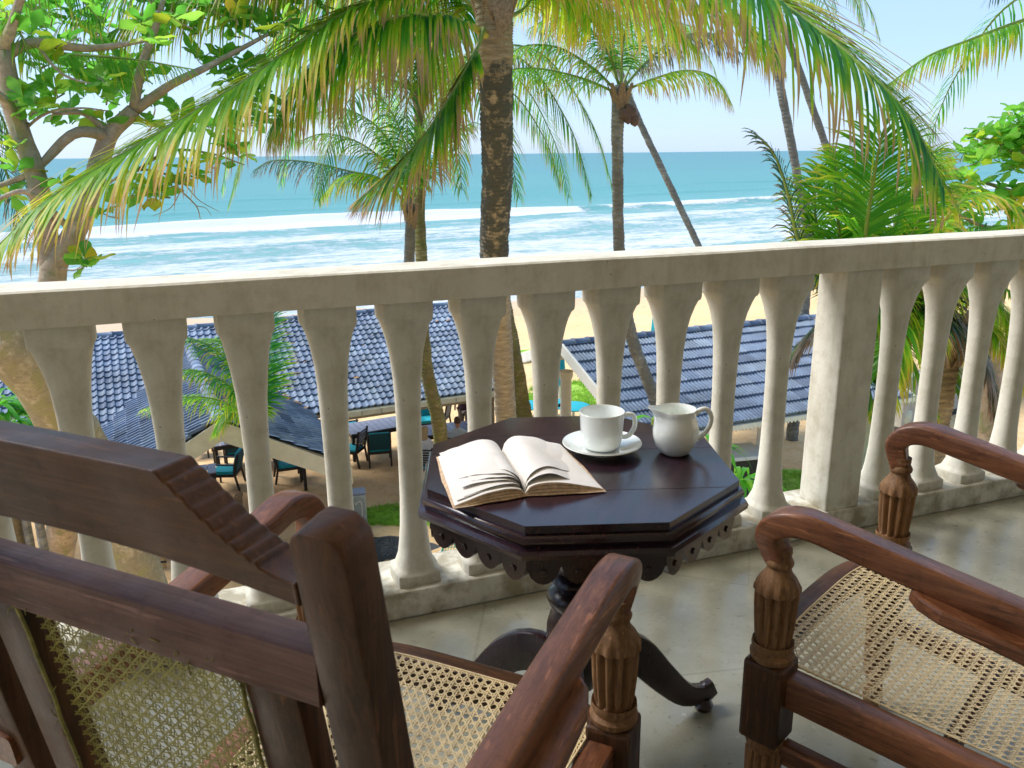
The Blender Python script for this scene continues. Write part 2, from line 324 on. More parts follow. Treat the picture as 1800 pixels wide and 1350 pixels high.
M = dict(
 plaster=mat_plaster(), floor=mat_floor(), sand=mat_sand(), sea=mat_sea(), tile=mat_tile(),
 wall=mat_plain('wall paint', (.55, .47, .34), .8, .05, 2), ceil=mat_plain('ceiling paint', (.82, .76, .60), .8, .04, 2),
 chairwood=mat_wood('worn teak', (.040, .014, .006), (.14, .050, .022), (.26, .105, .050), .36, 6, 'y'),
 chairwoodx=mat_wood('worn teak crosswise', (.012, .005, .002), (.050, .020, .008), (.13, .053, .021), .42, 6, 'x', 0),
 chairwoodz=mat_wood('worn teak upright', (.010, .004, .002), (.045, .018, .007), (.12, .048, .019), .42, 6, 'z', 0),
 sheenrail=mat_wood('worn teak with painted pink reflection', (.045, .018, .012), (.12, .055, .042), (.20, .11, .09), .5, 6, 'x', 0),  # pink of window glass reflections is put into the wood colour
 carved=mat_wood('carved teak', (.055, .025, .010), (.17, .085, .038), (.28, .16, .08), .6, 9, 'z', 0),
 ebony=mat_wood('dark polished wood', (.006, .003, .007), (.014, .006, .013), (.040, .014, .020), .12, 7, 'x', .5),
 ebonyz=mat_wood('dark polished wood upright', (.007, .004, .006), (.020, .008, .010), (.045, .018, .016), .22, 7, 'z', .5),
 cane=mat_plain('cane', (.74, .60, .36), .5, .22, 60), canegreen=mat_plain('aged cane', (.36, .32, .09), .55, .3, 40), binding=mat_plain('frayed cane binding', (.25, .22, .06), .7, .5, 60),
 porcelain=mat_plain('white porcelain', (.84, .88, .87), .06, .015, 3, coat=.4), tea=mat_plain('milk', (.72, .75, .62), .2, .02),
 paper=mat_plain('book paper', (.80, .77, .74), .85, .05, 30), pageedge=mat_plain('aged page edges', (.60, .44, .30), .9, .3, 120), cover=mat_plain('book cover', (.72, .66, .58), .5, .08, 9),
 teal=mat_plain('teal cushion', (.008, .33, .42), .8, .15, 30, .2, 200), tealdark=mat_plain('dark teal canvas', (.008, .075, .105), .8, .15, 30),
 darkwood=mat_plain('dark outdoor wood', (.020, .013, .012), .5, .4, 20), slat=mat_plain('weathered tabletop', (.20, .21, .28), .38, .2, 25),
 fascia=mat_plain('cream fascia board', (.50, .49, .41), .7, .1, 6), soffit=mat_plain('roof underside boards', (.26, .22, .16), .8, .2, 8), gutter=mat_plain('grey gutter', (.27, .28, .27), .5, .15, 6),
 white=mat_plain('white paint', (.72, .70, .64), .6, .06, 5), post=mat_plain('weathered post', (.24, .21, .17), .85, .35, 12),
 litter=mat_plain('dry leaf litter', (.34, .20, .11), .9, .5, 30), stone=mat_plain('dark stone', (.035, .036, .030), .9, .5, 25, .5, 60),
 coping=mat_plain('pale coping', (.62, .62, .66), .6, .08, 6), greywall=mat_plain('grey boundary wall', (.36, .35, .31), .85, .15, 3), pot=mat_plain('glazed clay jar', (.45, .48, .38), .5, .15, 6),
 binm=mat_plain('brushed steel bin', (.36, .42, .43), .38, .12, 8, metal=.5), gravel=mat_plain('dark gravel', (.075, .078, .082), .95, .6, 90, 1., 70),
 skin=mat_plain('skin', (.48, .25, .16), .55, .08), hairb=mat_plain('brown hair', (.10, .05, .028), .7, .3, 60), hairy=mat_plain('blond hair', (.45, .33, .20), .7, .3, 60),
 shirtb=mat_plain('pale blue shirt', (.55, .62, .66), .85, .08, 20), shirtw=mat_plain('white top', (.72, .72, .78), .85, .06), plum=mat_plain('plum shirt', (.055, .022, .045), .85, .2), khaki=mat_plain('grey trousers', (.16, .14, .13), .85, .15), hat=mat_plain('rust red cap', (.30, .09, .06), .8, .1),
 bark=mat_trunk('coconut bark', (.31, .25, .155), (.50, .43, .29), (.19, .15, .09), ring=26),
 barkmain=mat_trunk('tall coconut bark', (.32, .27, .20), (.50, .44, .33), (.038, .052, .052), darkz=(-.9, -.2, 2.2, 2.5), ring=30),
 barkmoss=mat_trunk('mossy coconut bark', (.22, .19, .08), (.44, .38, .22), (.12, .10, .04), moss=(.14, .15, .025), ring=24),
 barkgrey=mat_trunk('grey palm bark', (.20, .20, .18), (.34, .33, .29), (.11, .11, .10), ring=20),
 barklean=mat_trunk('lichen covered bark', (.36, .32, .23), (.56, .52, .40), (.22, .20, .13), moss=(.27, .27, .13), ring=7, fs=3.5),
 barkalm=mat_trunk('almond tree bark', (.46, .37, .28), (.62, .53, .42), (.30, .24, .17), moss=(.24, .25, .13), ring=7, fs=3.2),
 greenstem=mat_plain('green frond stalk', (.16, .24, .03), .45, .25, 8), yellowstem=mat_plain('yellow frond stalk', (.40, .38, .06), .45, .2, 8),
 fibre=mat_plain('palm fibre', (.24, .17, .10), .95, .4, 30, .8, 60), coconut=mat_plain('green coconut', (.10, .055, .04), .5, .3, 9),
 frond=mat_leaf('palm leaflet', [(0, (.022, .16, .028)), (.20, (.07, .29, .018)), (.40, (.23, .42, .018)), (.55, (.42, .40, .05)), (.66, (.40, .29, .14)), (1, (.30, .20, .13))]),
 frondy=mat_leaf('yellow green palm leaflet', [(0, (.07, .27, .015)), (.3, (.20, .43, .02)), (.55, (.48, .50, .03)), (.8, (.52, .38, .10)), (1, (.42, .27, .16))]),
 fronddark=mat_leaf('weathered palm leaflet', [(0, (.010, .065, .035)), (.35, (.025, .10, .05)), (.6, (.12, .14, .10)), (.8, (.26, .19, .14)), (1, (.20, .14, .12))], .35),
 almond=mat_leaf('broad almond leaf', [(0, (.06, .26, .035)), (.35, (.14, .41, .045)), (.65, (.27, .52, .07)), (.86, (.38, .45, .03)), (.95, (.52, .30, .03)), (1, (.5, .2, .05))], .6, .35, attr=False),
 lush=mat_leaf('strap leaf', [(0, (.03, .20, .015)), (.5, (.08, .36, .02)), (1, (.22, .48, .04))], .5, .35, attr=False),
 grass=mat_leaf('lawn blades', [(0, (.12, .30, .02)), (.5, (.24, .45, .03)), (1, (.44, .50, .07))], .4, .6),
 lawn=mat_plain('lawn soil and grass', (.25, .42, .045), .9, .45, 4), net=mat_plain('green net', (.02, .22, .15), .7), bamboo=mat_plain('bamboo slats', (.50, .33, .14), .7, .3, 12),
)

# ================================================================== STRUCTURE: veranda
BA = R(20); BW = Vector((math.cos(BA), math.sin(BA), 0)); BN = Vector((-math.sin(BA), math.cos(BA), 0)); BD = 2.105   # along / outward / distance
BM = Matrix.Translation(BN*BD) @ Matrix.Rotation(BA, 4, 'Z')      # balustrade frame: x along, y outward, z up
def vbox(name, dims, mat, **k):
    o = MB().box(*dims).build(name, mat, None, False, **k); o.matrix_world = BM; return tag(o, kind='structure')
vbox('floor', (-4.2, 6.5, -2.75, .22, -.22, 0), M['floor'])
vbox('ceiling', (-4.2, 6.5, -2.75, .40, 3.45, 3.6), M['ceil'])
vbox('house_wall', (-4.2, 6.5, -2.95, -2.75, -6.2, 3.6), M['wall'])
vbox('lower_wall', (-4.2, 6.5, -.25, -.05, -6.2, -.22), M['wall'])

bal = empty('balustrade', BM.translation, BA, 'cream painted concrete balustrade with tapered balusters along the veranda edge', 'balustrade')
rb = MB(); N = 90   # hand rail, slightly uneven
for k in range(N+1):
    x = -4.1+10.5*k/N; e = lambda s: .0018*mnoise.noise(Vector((x*3.1, s*9.7, 2)))
    rb.v += [(x, 0+e(1), .926+e(2)), (x, .152+e(3), .926+e(2)), (x, .152+e(4), 1.008+e(5)), (x, .146, 1.013+e(6)), (x, .006, 1.013+e(7)), (x, 0+e(8), 1.008+e(9))]
rb.c = [(0, 0, 0, 1)]*len(rb.v)
rb.f = [(k*6+i, k*6+(i+1) % 6, (k+1)*6+(i+1) % 6, (k+1)*6+i) for k in range(N) for i in range(6)]+[(5, 4, 3, 2, 1, 0), tuple(N*6+i for i in range(6))]
rb.build('handrail', M['plaster'], bal, angle=25)
MB().box(-4.1, 6.4, .001, .212, .0005, .087).build('plinth', M['plaster'], bal, False, bevel=.006)
MB().box(1.925, 2.068, .008, .148, .084, .928).build('pier', M['plaster'], bal, False, bevel=.006)
def bal_mesh():
    prof = [(.0860, .068, .0), (.117, .0675, 0), (.122, .0655, 0.0), (.128, .057, .45), (.14, .0535, .7), (.165, .0485, 1), (.20, .0435, 1), (.26, .0385, 1), (.34, .036, 1), (.44, .0345, 1), (.54, .0345, 1),
            (.62, .036, 1), (.70, .0395, 1), (.76, .0450, 1), (.81, .0525, .85), (.845, .0600, .6), (.864, .0650, .3), (.870, .0700, .05), (.88, .0715, 0), (.926, .0722, 0)]
    def sec(h, rd):
        pw = 8-5.4*rd; out = []
        for i in range(28):
            a = 2*math.pi*(i+.5)/28; c, s = math.cos(a), math.sin(a); q = (abs(c)**pw+abs(s)**pw)**(-1/pw)
            out.append((h*q*c, h*q*s*(.96)))
        return out
    b = MB()
    for z, h, rd in prof: b.v += [(x, y+.086, z) for x, y in sec(h, rd)]
    n = len(prof); b.c = [(0, 0, 0, 1)]*len(b.v)
    b.f = [(k*28+i, k*28+(i+1) % 28, (k+1)*28+(i+1) % 28, (k+1)*28+i) for k in range(n-1) for i in range(28)]
    return b.mesh('baluster', M['plaster'])
bms = []
for v in range(3):
    me = bal_mesh()
    for vv in me.vertices:
        p = vv.co; d = mnoise.noise(Vector((p.x*16+v*7, p.y*16, p.z*6)))*.0028; vv.co = p+Vector((d, d*.7, 0 if p.z > .9 or p.z < .09 else d))
    me.set_sharp_from_angle(angle=R(50)); bms.append(me)
cx = [-.347+.2085*k for k in range(-12, 11)]+[2.214+.2055*k for k in range(0, 18)]
for k, x in enumerate(cx):
    if x < -3.9 or x > 6.2: continue
    link('baluster', bms[k % 3], bal, Matrix.Translation((x+random.uniform(-.003, .003), 0, 0)) @ Matrix.Rotation(random.choice((0, 0, R(1.2), R(-1.0))), 4, 'Z'))

# ================================================================== STRUCTURE: ground and sea
GZ = -6.2; SEA = -7.35
SN = Vector((-math.sin(R(32)), math.cos(R(32)), 0)); ST = Vector((math.cos(R(32)), math.sin(R(32)), 0))
def gz(x, y, fine=True):
    s = SN.x*x+SN.y*y; t = ST.x*x+ST.y*y; s -= .34*max(0, min(60, 28-t))
    z = GZ if s < 22 else GZ-(s-22)*.0595 if s < 60 else GZ-2.26-(s-60)*.03
    z += .10*mnoise.noise(Vector((x*.25, y*.25, 0)))*min(1, max(0, (s-5)/20))
    if fine: z += .035*mnoise.noise(Vector((x*1.9, y*1.9, 3)))+.034*mnoise.noise(Vector((x*4.5, y*4.5, 9)))
    return z
def sheet(name, xs, ys, fz, mat):
    b = MB(); b.v = [(x, y, fz(x, y)) for y in ys for x in xs]; b.c = [(0, 0, 0, 1)]*len(b.v); nx = len(xs)
    b.f = [(j*nx+i, j*nx+i+1, (j+1)*nx+i+1, (j+1)*nx+i) for j in range(len(ys)-1) for i in range(nx-1)]
    return tag(b.build(name, mat, None, angle=180), kind='structure')
xs = sorted(set(list(np.round(np.arange(-10, 10.01, .11), 3))+[-400, -200, -100, -60, -40, -30, -24, -20, -17, -15, -13, -11.5, 11.5, 13, 15, 17, 20, 24, 28, 34, 40, 50, 70, 100, 150, 220, 400]))
ys = sorted(set(list(np.round(np.arange(13, 25.01, .11), 3))+[-300, -100, -40, -10, 0, 4, 8, 10, 12]+list(range(26, 60, 1))+[62, 66, 72, 80, 95, 120, 170, 260, 400]))
sheet('sand', xs, ys, lambda x, y: gz(x, y, 12.9 < y < 25.1 and abs(x) < 10.2), M['sand'])

def seaz(s, t):
    n1 = mnoise.noise(Vector((t*.018, 3.1, 0))); c = 109+9*mnoise.noise(Vector((t*.012, .3, 0)))
    amp = .75+.55*n1; d = s-c; z = amp*math.exp(-(d/(2.2 if d < 0 else 5.5))**2)
    for c2, a2, sd_ in ((84, .45, 5.), (64, .3, 8.), (138, .45, 2.2), (172, .4, 7.7)):
        q = s-c2-8*mnoise.noise(Vector((t*.02, sd_, 1))); z += a2*math.exp(-(q/(2.5 if q < 0 else 7))**2)*(.6+.8*mnoise.noise(Vector((t*.03, sd_*2, 0))))
    z += .10*mnoise.noise(Vector((s*.35, t*.12, 0)))+.05*mnoise.noise(Vector((s*1.1, t*.5, 4)))
    return SEA+z*min(1, max(0, (s-40)/10))
svals = list(np.arange(34, 200, .7))+[204, 210, 220, 235, 260, 300, 360, 450, 600, 900, 1500, 3000, 8000, 30000]
tvals = [-30000, -8000, -3000, -1000, -500, -250, -150]+list(np.arange(-100, 330, 1.8))+[340, 360, 400, 500, 700, 1200, 3000, 8000, 30000]
b = MB()
for s in svals:
    for t in tvals:
        p = SN*s+ST*t; b.v.append((p.x, p.y, seaz(s, t) if s < 202 and -101 < t < 331 else SEA))
nt_ = len(tvals); b.c = [(0, 0, 0, 1)]*len(b.v)
b.f = [(j*nt_+i, j*nt_+i+1, (j+1)*nt_+i+1, (j+1)*nt_+i) for j in range(len(svals)-1) for i in range(nt_-1)]
tag(b.build('sea', M['sea'], None, angle=180), kind='structure')

# ------------------------------------------------------------------ lawns, gravel
def blob(cx, cy, rx, ry, seed, n=40, rz=0):
    out = []
    for i in range(n):
        a = 2*math.pi*i/n; q = 1+.35*mnoise.noise(Vector((math.cos(a)*1.6+seed, math.sin(a)*1.6, seed)))
        x, y = rx*q*math.cos(a), ry*q*math.sin(a); out.append((cx+x*math.cos(rz)-y*math.sin(rz), cy+x*math.sin(rz)+y*math.cos(rz)))
    return out
def ground_patch(name, cx, cy, rx, ry, seed, mat, h=.03, rz=0):
    poly = blob(cx, cy, rx, ry, seed, rz=rz); b = MB(); rings = 7
    for k in range(rings+1):
        q = k/rings
        for (x, y) in poly:
            X, Y = cx+(x-cx)*q, cy+(y-cy)*q; b.v.append((X, Y, gz(X, Y)+h*(1-q**3)+.012 if k < rings else gz(X, Y)-.03))
    n = len(poly); b.c = [(0, 0, 0, 1)]*len(b.v)
    b.f = [(k*n+i, k*n+(i+1) % n, (k+1)*n+(i+1) % n, (k+1)*n+i) for k in range(rings) for i in range(n)]
    tag(b.build(name, mat, None, angle=180), kind='structure'); return poly
def grass_blades(name, cx, cy, rx, ry, n, h=.07, rz=0):
    b = MB()
    for _ in range(n):
        r = math.sqrt(random.random())*.97; a = random.uniform(0, 2*math.pi); u, v = rx*r*math.cos(a), ry*r*math.sin(a)
        if mnoise.noise(Vector((u*.9, v*.9, cx))) < -.28: continue
        x, y = cx+u*math.cos(rz)-v*math.sin(rz), cy+u*math.sin(rz)+v*math.cos(rz); z = gz(x, y)+.02
        q = random.uniform(0, 6.28); w_ = random.uniform(.006, .012); dx, dy = math.cos(q), math.sin(q); hh = h*random.uniform(.5, 1.3)
        c = random.random(); L = random.uniform(.3, .9)*hh
        b.add([(x-dy*w_, y+dx*w_, z), (x+dy*w_, y-dx*w_, z), (x+dx*L, y+dy*L, z+hh)], [(0, 1, 2)], [(0, c, .5, 1), (0, c, .5, 1), (.8, c, .5, 1)])
    return tag(b.build(name, M['grass'], None, False), kind='stuff')
for k, (cx_, cy_, rx, ry, nb, rz) in enumerate([(6.2, 16.2, 3.6, 2.6, 26000, 0), (on(750, 903, GZ).x, on(750, 903, GZ).y, 1.9, .62, 9000, .1), (2.0, 25.6, 1.8, 1.5, 9000, .3), (16.5, 34.2, 8.5, 1.5, 16000, .42), (9.3, 13.6, 3.5, 1.6, 9000, .2), (10.5, 17.5, 3.4, 2.4, 9000, .3), (3.2, 32.5, 4.5, 1.2, 2600, .4)]):
    if k != 5: ground_patch('lawn', cx_, cy_, rx, ry, 1.3+k*2.1, M['lawn'], .04, rz)
    grass_blades('grass', cx_, cy_, rx, ry, nb, .07 if cy_ < 20 else .12, rz)
g0 = on(660, 968, GZ)
ground_patch('gravel', g0.x, g0.y, 1.15, .62, 5.5, M['gravel'], .02)
b = MB()
for _ in range(4500):
    r = math.sqrt(random.random())*.9; a = random.uniform(0, 6.283); x, y = g0.x+1.1*r*math.cos(a), g0.y+.6*r*math.sin(a); z = gz(x, y)+.03; q = random.uniform(.006, .016)
    b.add([(x+q, y, z), (x-q*.5, y+q*.8, z), (x-q*.5, y-q*.8, z), (x, y, z+q*random.uniform(.6, 1.2))], [(0, 1, 3), (1, 2, 3), (2, 0, 3)])
tag(b.build('gravel_stones', M['gravel'], None, False), kind='stuff')
kb = []
for i in range(26):
    a = R(185+i*6.6); kb.append((g0.x+1.35*math.cos(a), g0.y+.78*math.sin(a), gz(g0.x, g0.y)+.02))
tag(MB().sweep(kb, rsec(.07, .10)).build('path_edging', M['coping'], None), 'curved pale concrete edging around the dark gravel bed below the balcony', 'edging')

# ================================================================== beach restaurant roofs
def tile_mesh(name, w_, L, rolls, h, over=1.12, seg=8, th=.012, ridge=1.0):
    b = MB(); n = rolls*seg*1; cols = []
    for i in range(n+1):
        u = i/n; ph = (u*rolls) % 1 if i < n else 0
        z = h*math.sqrt(max(0, 1-((ph-.80)/.19)**2)); cols.append((u*w_*1.015, z-.004*math.sin(math.pi*min(1, ph/.6)) if ph < .6 else z))
    for (y, zo) in ((0, th+.010), (L*over, .0)):
        for x, z in cols: b.v.append((x, y, z+zo))
    for x, z in cols: b.v.append((x, 0.002, z-.004))
    m = n+1; b.f = [(i, i+1, m+i+1, m+i) for i in range(n)]+[(2*m+i, 2*m+i+1, i+1, i) for i in range(n)]; b.c = [(0, 0, 0, 1)]*len(b.v)
    return b
def roof_plane(parent, O, A, S, ncol, nrow, tb, w_, L, test=None, nmax=300, near=True):
    """O: world eave corner, A: unit vector along the eave, S: unit vector up the slope; tiles laid row on row"""
    Nn = A.cross(S).normalized()
    if Nn.z < 0: Nn = -Nn
    me = tb.mesh('tile', M['tile'], True)
    try: me.set_sharp_from_angle(angle=R(40))
    except Exception: pass
    B = Matrix((A, S, Nn)).transposed().to_4x4(); pl = Matrix.Translation(parent.matrix_basis.translation).inverted(); cells = []
    for r in range(nrow):
        for c in range(ncol):
            P = O+A*(c*w_)+S*(r*L); Q = P+A*w_/2+S*L/2
            if test and not test(Q): continue
            cells.append(((Q-Vector((0, 0, EYE))).length, P))
    cells.sort(key=lambda q: q[0]); st = MB()
    for i, (d, P) in enumerate(cells):
        slip = random.random() < .03
        jit = Matrix.Rotation(random.uniform(-.012, .012)*(3 if slip else 1), 4, 'Z') @ Matrix.Rotation(random.uniform(-.022, .022), 4, 'X')
        T = Matrix.Translation(P+Nn*random.uniform(.0, .009)-S*(.03 if slip else random.uniform(0, .006))) @ B @ jit
        if i < nmax: link('tile', me, parent, pl @ T)
        else:
            rr = random.random(); st.add([T @ Vector(v) for v in tb.v], tb.f, (rr, 0, 0, 1))
    if st.v: tag(st.build('tile_field', M['tile'], parent, fix=True), kind='stuff')
def ridge_row(parent, P0, P1, n, r=.10, mat='tile'):
    D = (P1-P0); L = D.length/n; D.normalize(); b = MB(); seg = 7
    for y, rr in ((0, r*1.12), (.05, r*1.12), (.052, r), (L*1.04, r*.93)):
        for i in range(seg):
            a = math.pi*i/(seg-1); b.v.append((rr*1.15*math.cos(a), y, rr*.85*math.sin(a)))
    b.f = [(k*seg+i, k*seg+i+1, (k+1)*seg+i+1, (k+1)*seg+i) for k in range(3) for i in range(seg-1)]+[tuple(range(seg-1, -1, -1))]
    b.c = [(0, 0, 0, 1)]*len(b.v); me = b.mesh('ridge_tile', M[mat]); X = D.cross(Vector((0, 0, 1))).normalized(); Z = X.cross(D)
    B = Matrix((X, D, Z)).transposed().to_4x4(); pl = Matrix.Translation(parent.matrix_basis.translation).inverted()
    for k in range(n): link('ridge_tile', me, parent, pl @ Matrix.Translation(P0+D*(k*L)+Vector((0, 0, random.uniform(-.006, .006)))) @ B)

# long roof with its front porch gable
ra = R(65); RW = Vector((math.sin(ra), math.cos(ra), 0)); RN = Vector((-math.cos(ra), math.sin(ra), 0)); UP = Vector((0, 0, 1))
rp = lambda u, v, z: RW*u+RN*v+UP*z
EV, EZ, RV, RZ = 16.30, -3.80, 20.03, -2.50; U0, U1 = -4.4, 7.87
th = math.atan2(RZ-EZ, RV-EV); S1 = RN*math.cos(th)+UP*math.sin(th)
GU0, GU1, GC, GFV, GZ2 = -.97, 3.07, 1.05, 13.3, -2.73; gp = math.atan2(GZ2-EZ, GU1-GC)
rest = empty('beach_restaurant', rp(2, 18, GZ), 0, 'open sided beach restaurant under a long blue grey tiled roof with a gabled porch', 'building')
def above_porch(Q):    # main roof tiles not under the porch roof
    u, v = Q.dot(RW), Q.dot(RN); zp = GZ2-abs(u-GC)*math.tan(gp); return not (v < 19.0 and Q.z < zp-.02 and GU0-.1 < u < GU1+.1)
tb1 = tile_mesh('t', .30, .222, 2, .034, th=.024)
ncol = int((U1-U0)/.30)+1
roof_plane(rest, rp(U0, EV, EZ), RW, S1, ncol, 18, tb1, .30, .2218, above_porch)
ridge_row(rest, rp(U0-.05, RV, RZ+.0), rp(U1+.05, RV, RZ+.0), 28)
# solid underlay (roof deck), fascia, gutter
dk = MB(); Nn = RW.cross(S1)
for u0, u1 in ((U0, U1),):
    a, b_, c, d = rp(u0, EV+.02, EZ-.03), rp(u1, EV+.02, EZ-.03), rp(u1, RV, RZ-.03), rp(u0, RV, RZ-.03); e, f = rp(u1, RV+1.1, RZ-.45), rp(u0, RV+1.1, RZ-.45)
    dk.add([a, b_, c, d, e, f]+[p-UP*.07 for p in (a, b_, c, d, e, f)], [(0, 1, 2, 3), (3, 2, 4, 5), (9, 8, 7, 6), (11, 10, 8, 9), (0, 6, 7, 1), (1, 7, 8, 2), (2, 8, 10, 4), (0, 3, 9, 6), (3, 5, 11, 9), (5, 4, 10, 11)])
dk.build('roof_deck', M['soffit'], rest, False, fix=True)
gt = MB()
gt.sweep([rp(GU1+.35, EV-.07, EZ-.075), rp(U1+.03, EV-.07, EZ-.075)], [(-.06, .06), (-.055, -.055), (.055, -.055), (.06, .06), (.05, .06), (.046, -.042), (-.046, -.042), (-.05, .06)]).build('gutter', M['fascia'], rest, False, fix=True)
for k in range(11):
    u = GU1+.6+k*.42
    MB().sweep([rp(u, EV-.13, EZ-.14), rp(u, EV-.135, EZ-.02)], rsec(.02, .012)).build('gutter_bracket', M['gutter'], rest, False, fix=True)
MB().sweep([rp(GU1, EV+.0, EZ-.17), rp(U1, EV+.0, EZ-.17)], rsec(.03, .10)).build('fascia', M['soffit'], rest, False, fix=True)
vg = MB(); vg.sweep([rp(U1+.02, EV-.03, EZ-.02), rp(U1+.02, RV, RZ-.02)], rsec(.04, .16)); vg.sweep([rp(U1+.02, RV+1.1, RZ-.44), rp(U1+.02, RV, RZ-.02)], rsec(.04, .16)); vg.build('verge_board', M['fascia'], rest, False, fix=True)
for u in (-3.0, 7.3):
    for v in (EV+.5, RV+.9): MB().tube([rp(u, v, GZ-.2), rp(u, v, EZ+.1)], .07, 10).build('post', M['post'], rest, fix=True)
# porch slopes: rows run along RN, slope across RW
SR = (-RW)*math.cos(gp)+UP*math.sin(gp); SL = RW*math.cos(gp)+UP*math.sin(gp); SLen = (GC-GU0)/math.cos(gp)
def below_main(Q): v = Q.dot(RN); return Q.z > EZ+(v-EV)*math.tan(th)-.03
nr = 9; Lp = SLen/nr; tb2 = tile_mesh('t', .30, Lp, 2, .055, th=.024)
roof_plane(rest, rp(GU1+.0, GFV, EZ), RN, SR, 20, nr, tb2, .30, Lp, below_main, 160)
tb3 = tile_mesh('t', .30, Lp, 2, .055, th=.024); tb3.v = [(.3-x, y, z) for x, y, z in tb3.v]; tb3.f = [tuple(reversed(f)) for f in tb3.f]
roof_plane(rest, rp(GU0, GFV, EZ), RN, SL, 20, nr, tb3, .30, Lp, below_main, 160)
ridge_row(rest, rp(GC, GFV-.06, GZ2+.01), rp(GC, 19.1, GZ2+.01), 17)
pd = MB(); A_ = [rp(GU0, GFV, EZ-.03), rp(GC, GFV, GZ2-.03), rp(GU1, GFV, EZ-.03), rp(GU0, EV+.1, EZ-.03), rp(GC, 19.1, GZ2-.03), rp(GU1, EV+.1, EZ-.03)]
pd.add(A_+[p-UP*.06 for p in A_], [(0, 1, 4, 3), (1, 2, 5, 4), (9, 10, 7, 6), (10, 11, 8, 7), (0, 6, 7, 1), (1, 7, 8, 2), (2, 8, 11, 5), (0, 3, 9, 6)]); pd.build('porch_deck', M['soffit'], rest, False, fix=True)
bb = MB()
for u in (GU0-.05, GU1+.05): bb.add([rp(u, GFV-.03, EZ-.10+(-.0)), rp(GC, GFV-.03, GZ2-.01), rp(GC, GFV-.03, GZ2-.36), rp(u, GFV-.03, EZ-.40), rp(u, GFV-.0, EZ-.10), rp(GC, GFV-.0, GZ2-.01), rp(GC, GFV-.0, GZ2-.36), rp(u, GFV-.0, EZ-.40)],
                                    [(0, 1, 2, 3), (7, 6, 5, 4), (0, 4, 5, 1), (3, 2, 6, 7), (0, 3, 7, 4)])
bb.build('barge_board', M['fascia'], rest, False, fix=True)
for u, v, nm in ((GU1-.12, GFV+.12, 'post'), (GU0+.15, GFV+.12, 'post')):
    MB().tube([rp(u, v, GZ-.2), rp(u, v, EZ-.25)], .075, 8).build('post', M['post'], rest, fix=True)
# dry leaves caught in the valley and on the tiles
lm = MB()
for k in range(190):
    q = random.random()**.8; v = EV+q*2.7; u = GU1+.02-(v-EV)*math.tan(th)/math.tan(gp)+random.gauss(0, .035); z = EZ+(v-EV)*math.tan(th)+.05+random.uniform(0, .035)
    if random.random() < .10: u, v = random.uniform(GU1+.2, U1), random.uniform(EV+.3, RV-.4); z = EZ+(v-EV)*math.tan(th)+.055
    a = random.uniform(0, 6.28); r = random.uniform(.035, .075); c = rp(u, v, z); d = Vector((math.cos(a), math.sin(a), random.uniform(-.2, .3)))*r; e = Vector((-math.sin(a), math.cos(a), random.uniform(-.3, .5)))*r*.6
    lm.add([c+d, c+e, c-d, c-e+UP*.01], [(0, 1, 2, 3)])
tag(lm.build('fallen_leaves', M['litter'], None, False), 'dry brown leaves lying in the valley of the blue grey roof', 'leaf litter', kind='stuff')

# pavilion on the right
pa = R(67.6); PW = Vector((math.sin(pa), math.cos(pa), 0)); PN = Vector((-math.cos(pa), math.sin(pa), 0)); pp = lambda u, v, z: PW*u+PN*v+UP*z
PE, PEZ, PR, PRZ, PU0, PU1 = 12.43, -3.80, 15.65, -2.68, 7.62, 14.6; pth = math.atan2(PRZ-PEZ, PR-PE); PS = PN*math.cos(pth)+UP*math.sin(pth); pl_ = math.hypot(PRZ-PEZ, PR-PE)/9
pav = empty('beach_pavilion', pp(11, 15.6, GZ), 0, 'white columned pavilion with blue grey ribbed tile roof and white fretwork gable trim', 'building')
tb4 = tile_mesh('t', .34, pl_, 4, .024, seg=3, th=.04)
roof_plane(pav, pp(PU0, PE, PEZ), PW, PS, 20, 9, tb4, .34, pl_)
ridge_row(pav, pp(PU0-.1, PR, PRZ+.01), pp(PU1, PR, PRZ+.01), 20, .11)
pk = MB(); q = [pp(PU0, PE+.03, PEZ-.03), pp(PU1, PE+.03, PEZ-.03), pp(PU1, PR, PRZ-.03), pp(PU0, PR, PRZ-.03), pp(PU1, 2*PR-PE, PEZ-.03), pp(PU0, 2*PR-PE, PEZ-.03)]
pk.add(q+[p-UP*.08 for p in q], [(0, 1, 2, 3), (3, 2, 4, 5), (9, 8, 7, 6), (11, 10, 8, 9), (0, 6, 7, 1), (0, 3, 9, 6), (3, 5, 11, 9), (1, 7, 8, 2), (2, 8, 10, 4)]); pk.build('roof_deck', M['fascia'], pav, False, fix=True)
def fret(P0, P1, off, name, out, drop=.13, tooth=.09):
    D = P1-P0; L = D.length; n = int(L/tooth); D.normalize(); b = MB(); o = out.normalized()*.02
    for k in range(n):
        p = P0+D*(k*tooth); q_ = P0+D*((k+1)*tooth); m = (p+q_)/2
        f_ = [p, q_, q_-UP*drop*.6, m-UP*drop, p-UP*drop*.6]; b.add([x+o for x in f_]+[x-o for x in f_], [(0, 1, 2, 3, 4), (9, 8, 7, 6, 5), (2, 7, 8, 3), (3, 8, 9, 4)])
    return b.build(name, M['white'], pav, False, fix=True)
b = MB()
for v in (PE-.02, 2*PR-PE+.02): b.sweep([pp(PU0-.04, v, PEZ+.0), pp(PU0-.04, PR, PRZ+.0)], rsec(.05, .17))
b.build('verge_board', M['white'], pav, False, fix=True)
fret(pp(PU0-.05, PE, PEZ-.06), pp(PU0-.05, PR, PRZ-.06), 0, 'fretwork', PW); fret(pp(PU0-.05, 2*PR-PE, PEZ-.06), pp(PU0-.05, PR, PRZ-.06), 0, 'fretwork', PW)
fret(pp(PU0, PE-.02, PEZ-.03), pp(PU1, PE-.02, PEZ-.03), 0, 'fretwork', PN)
lt = MB()
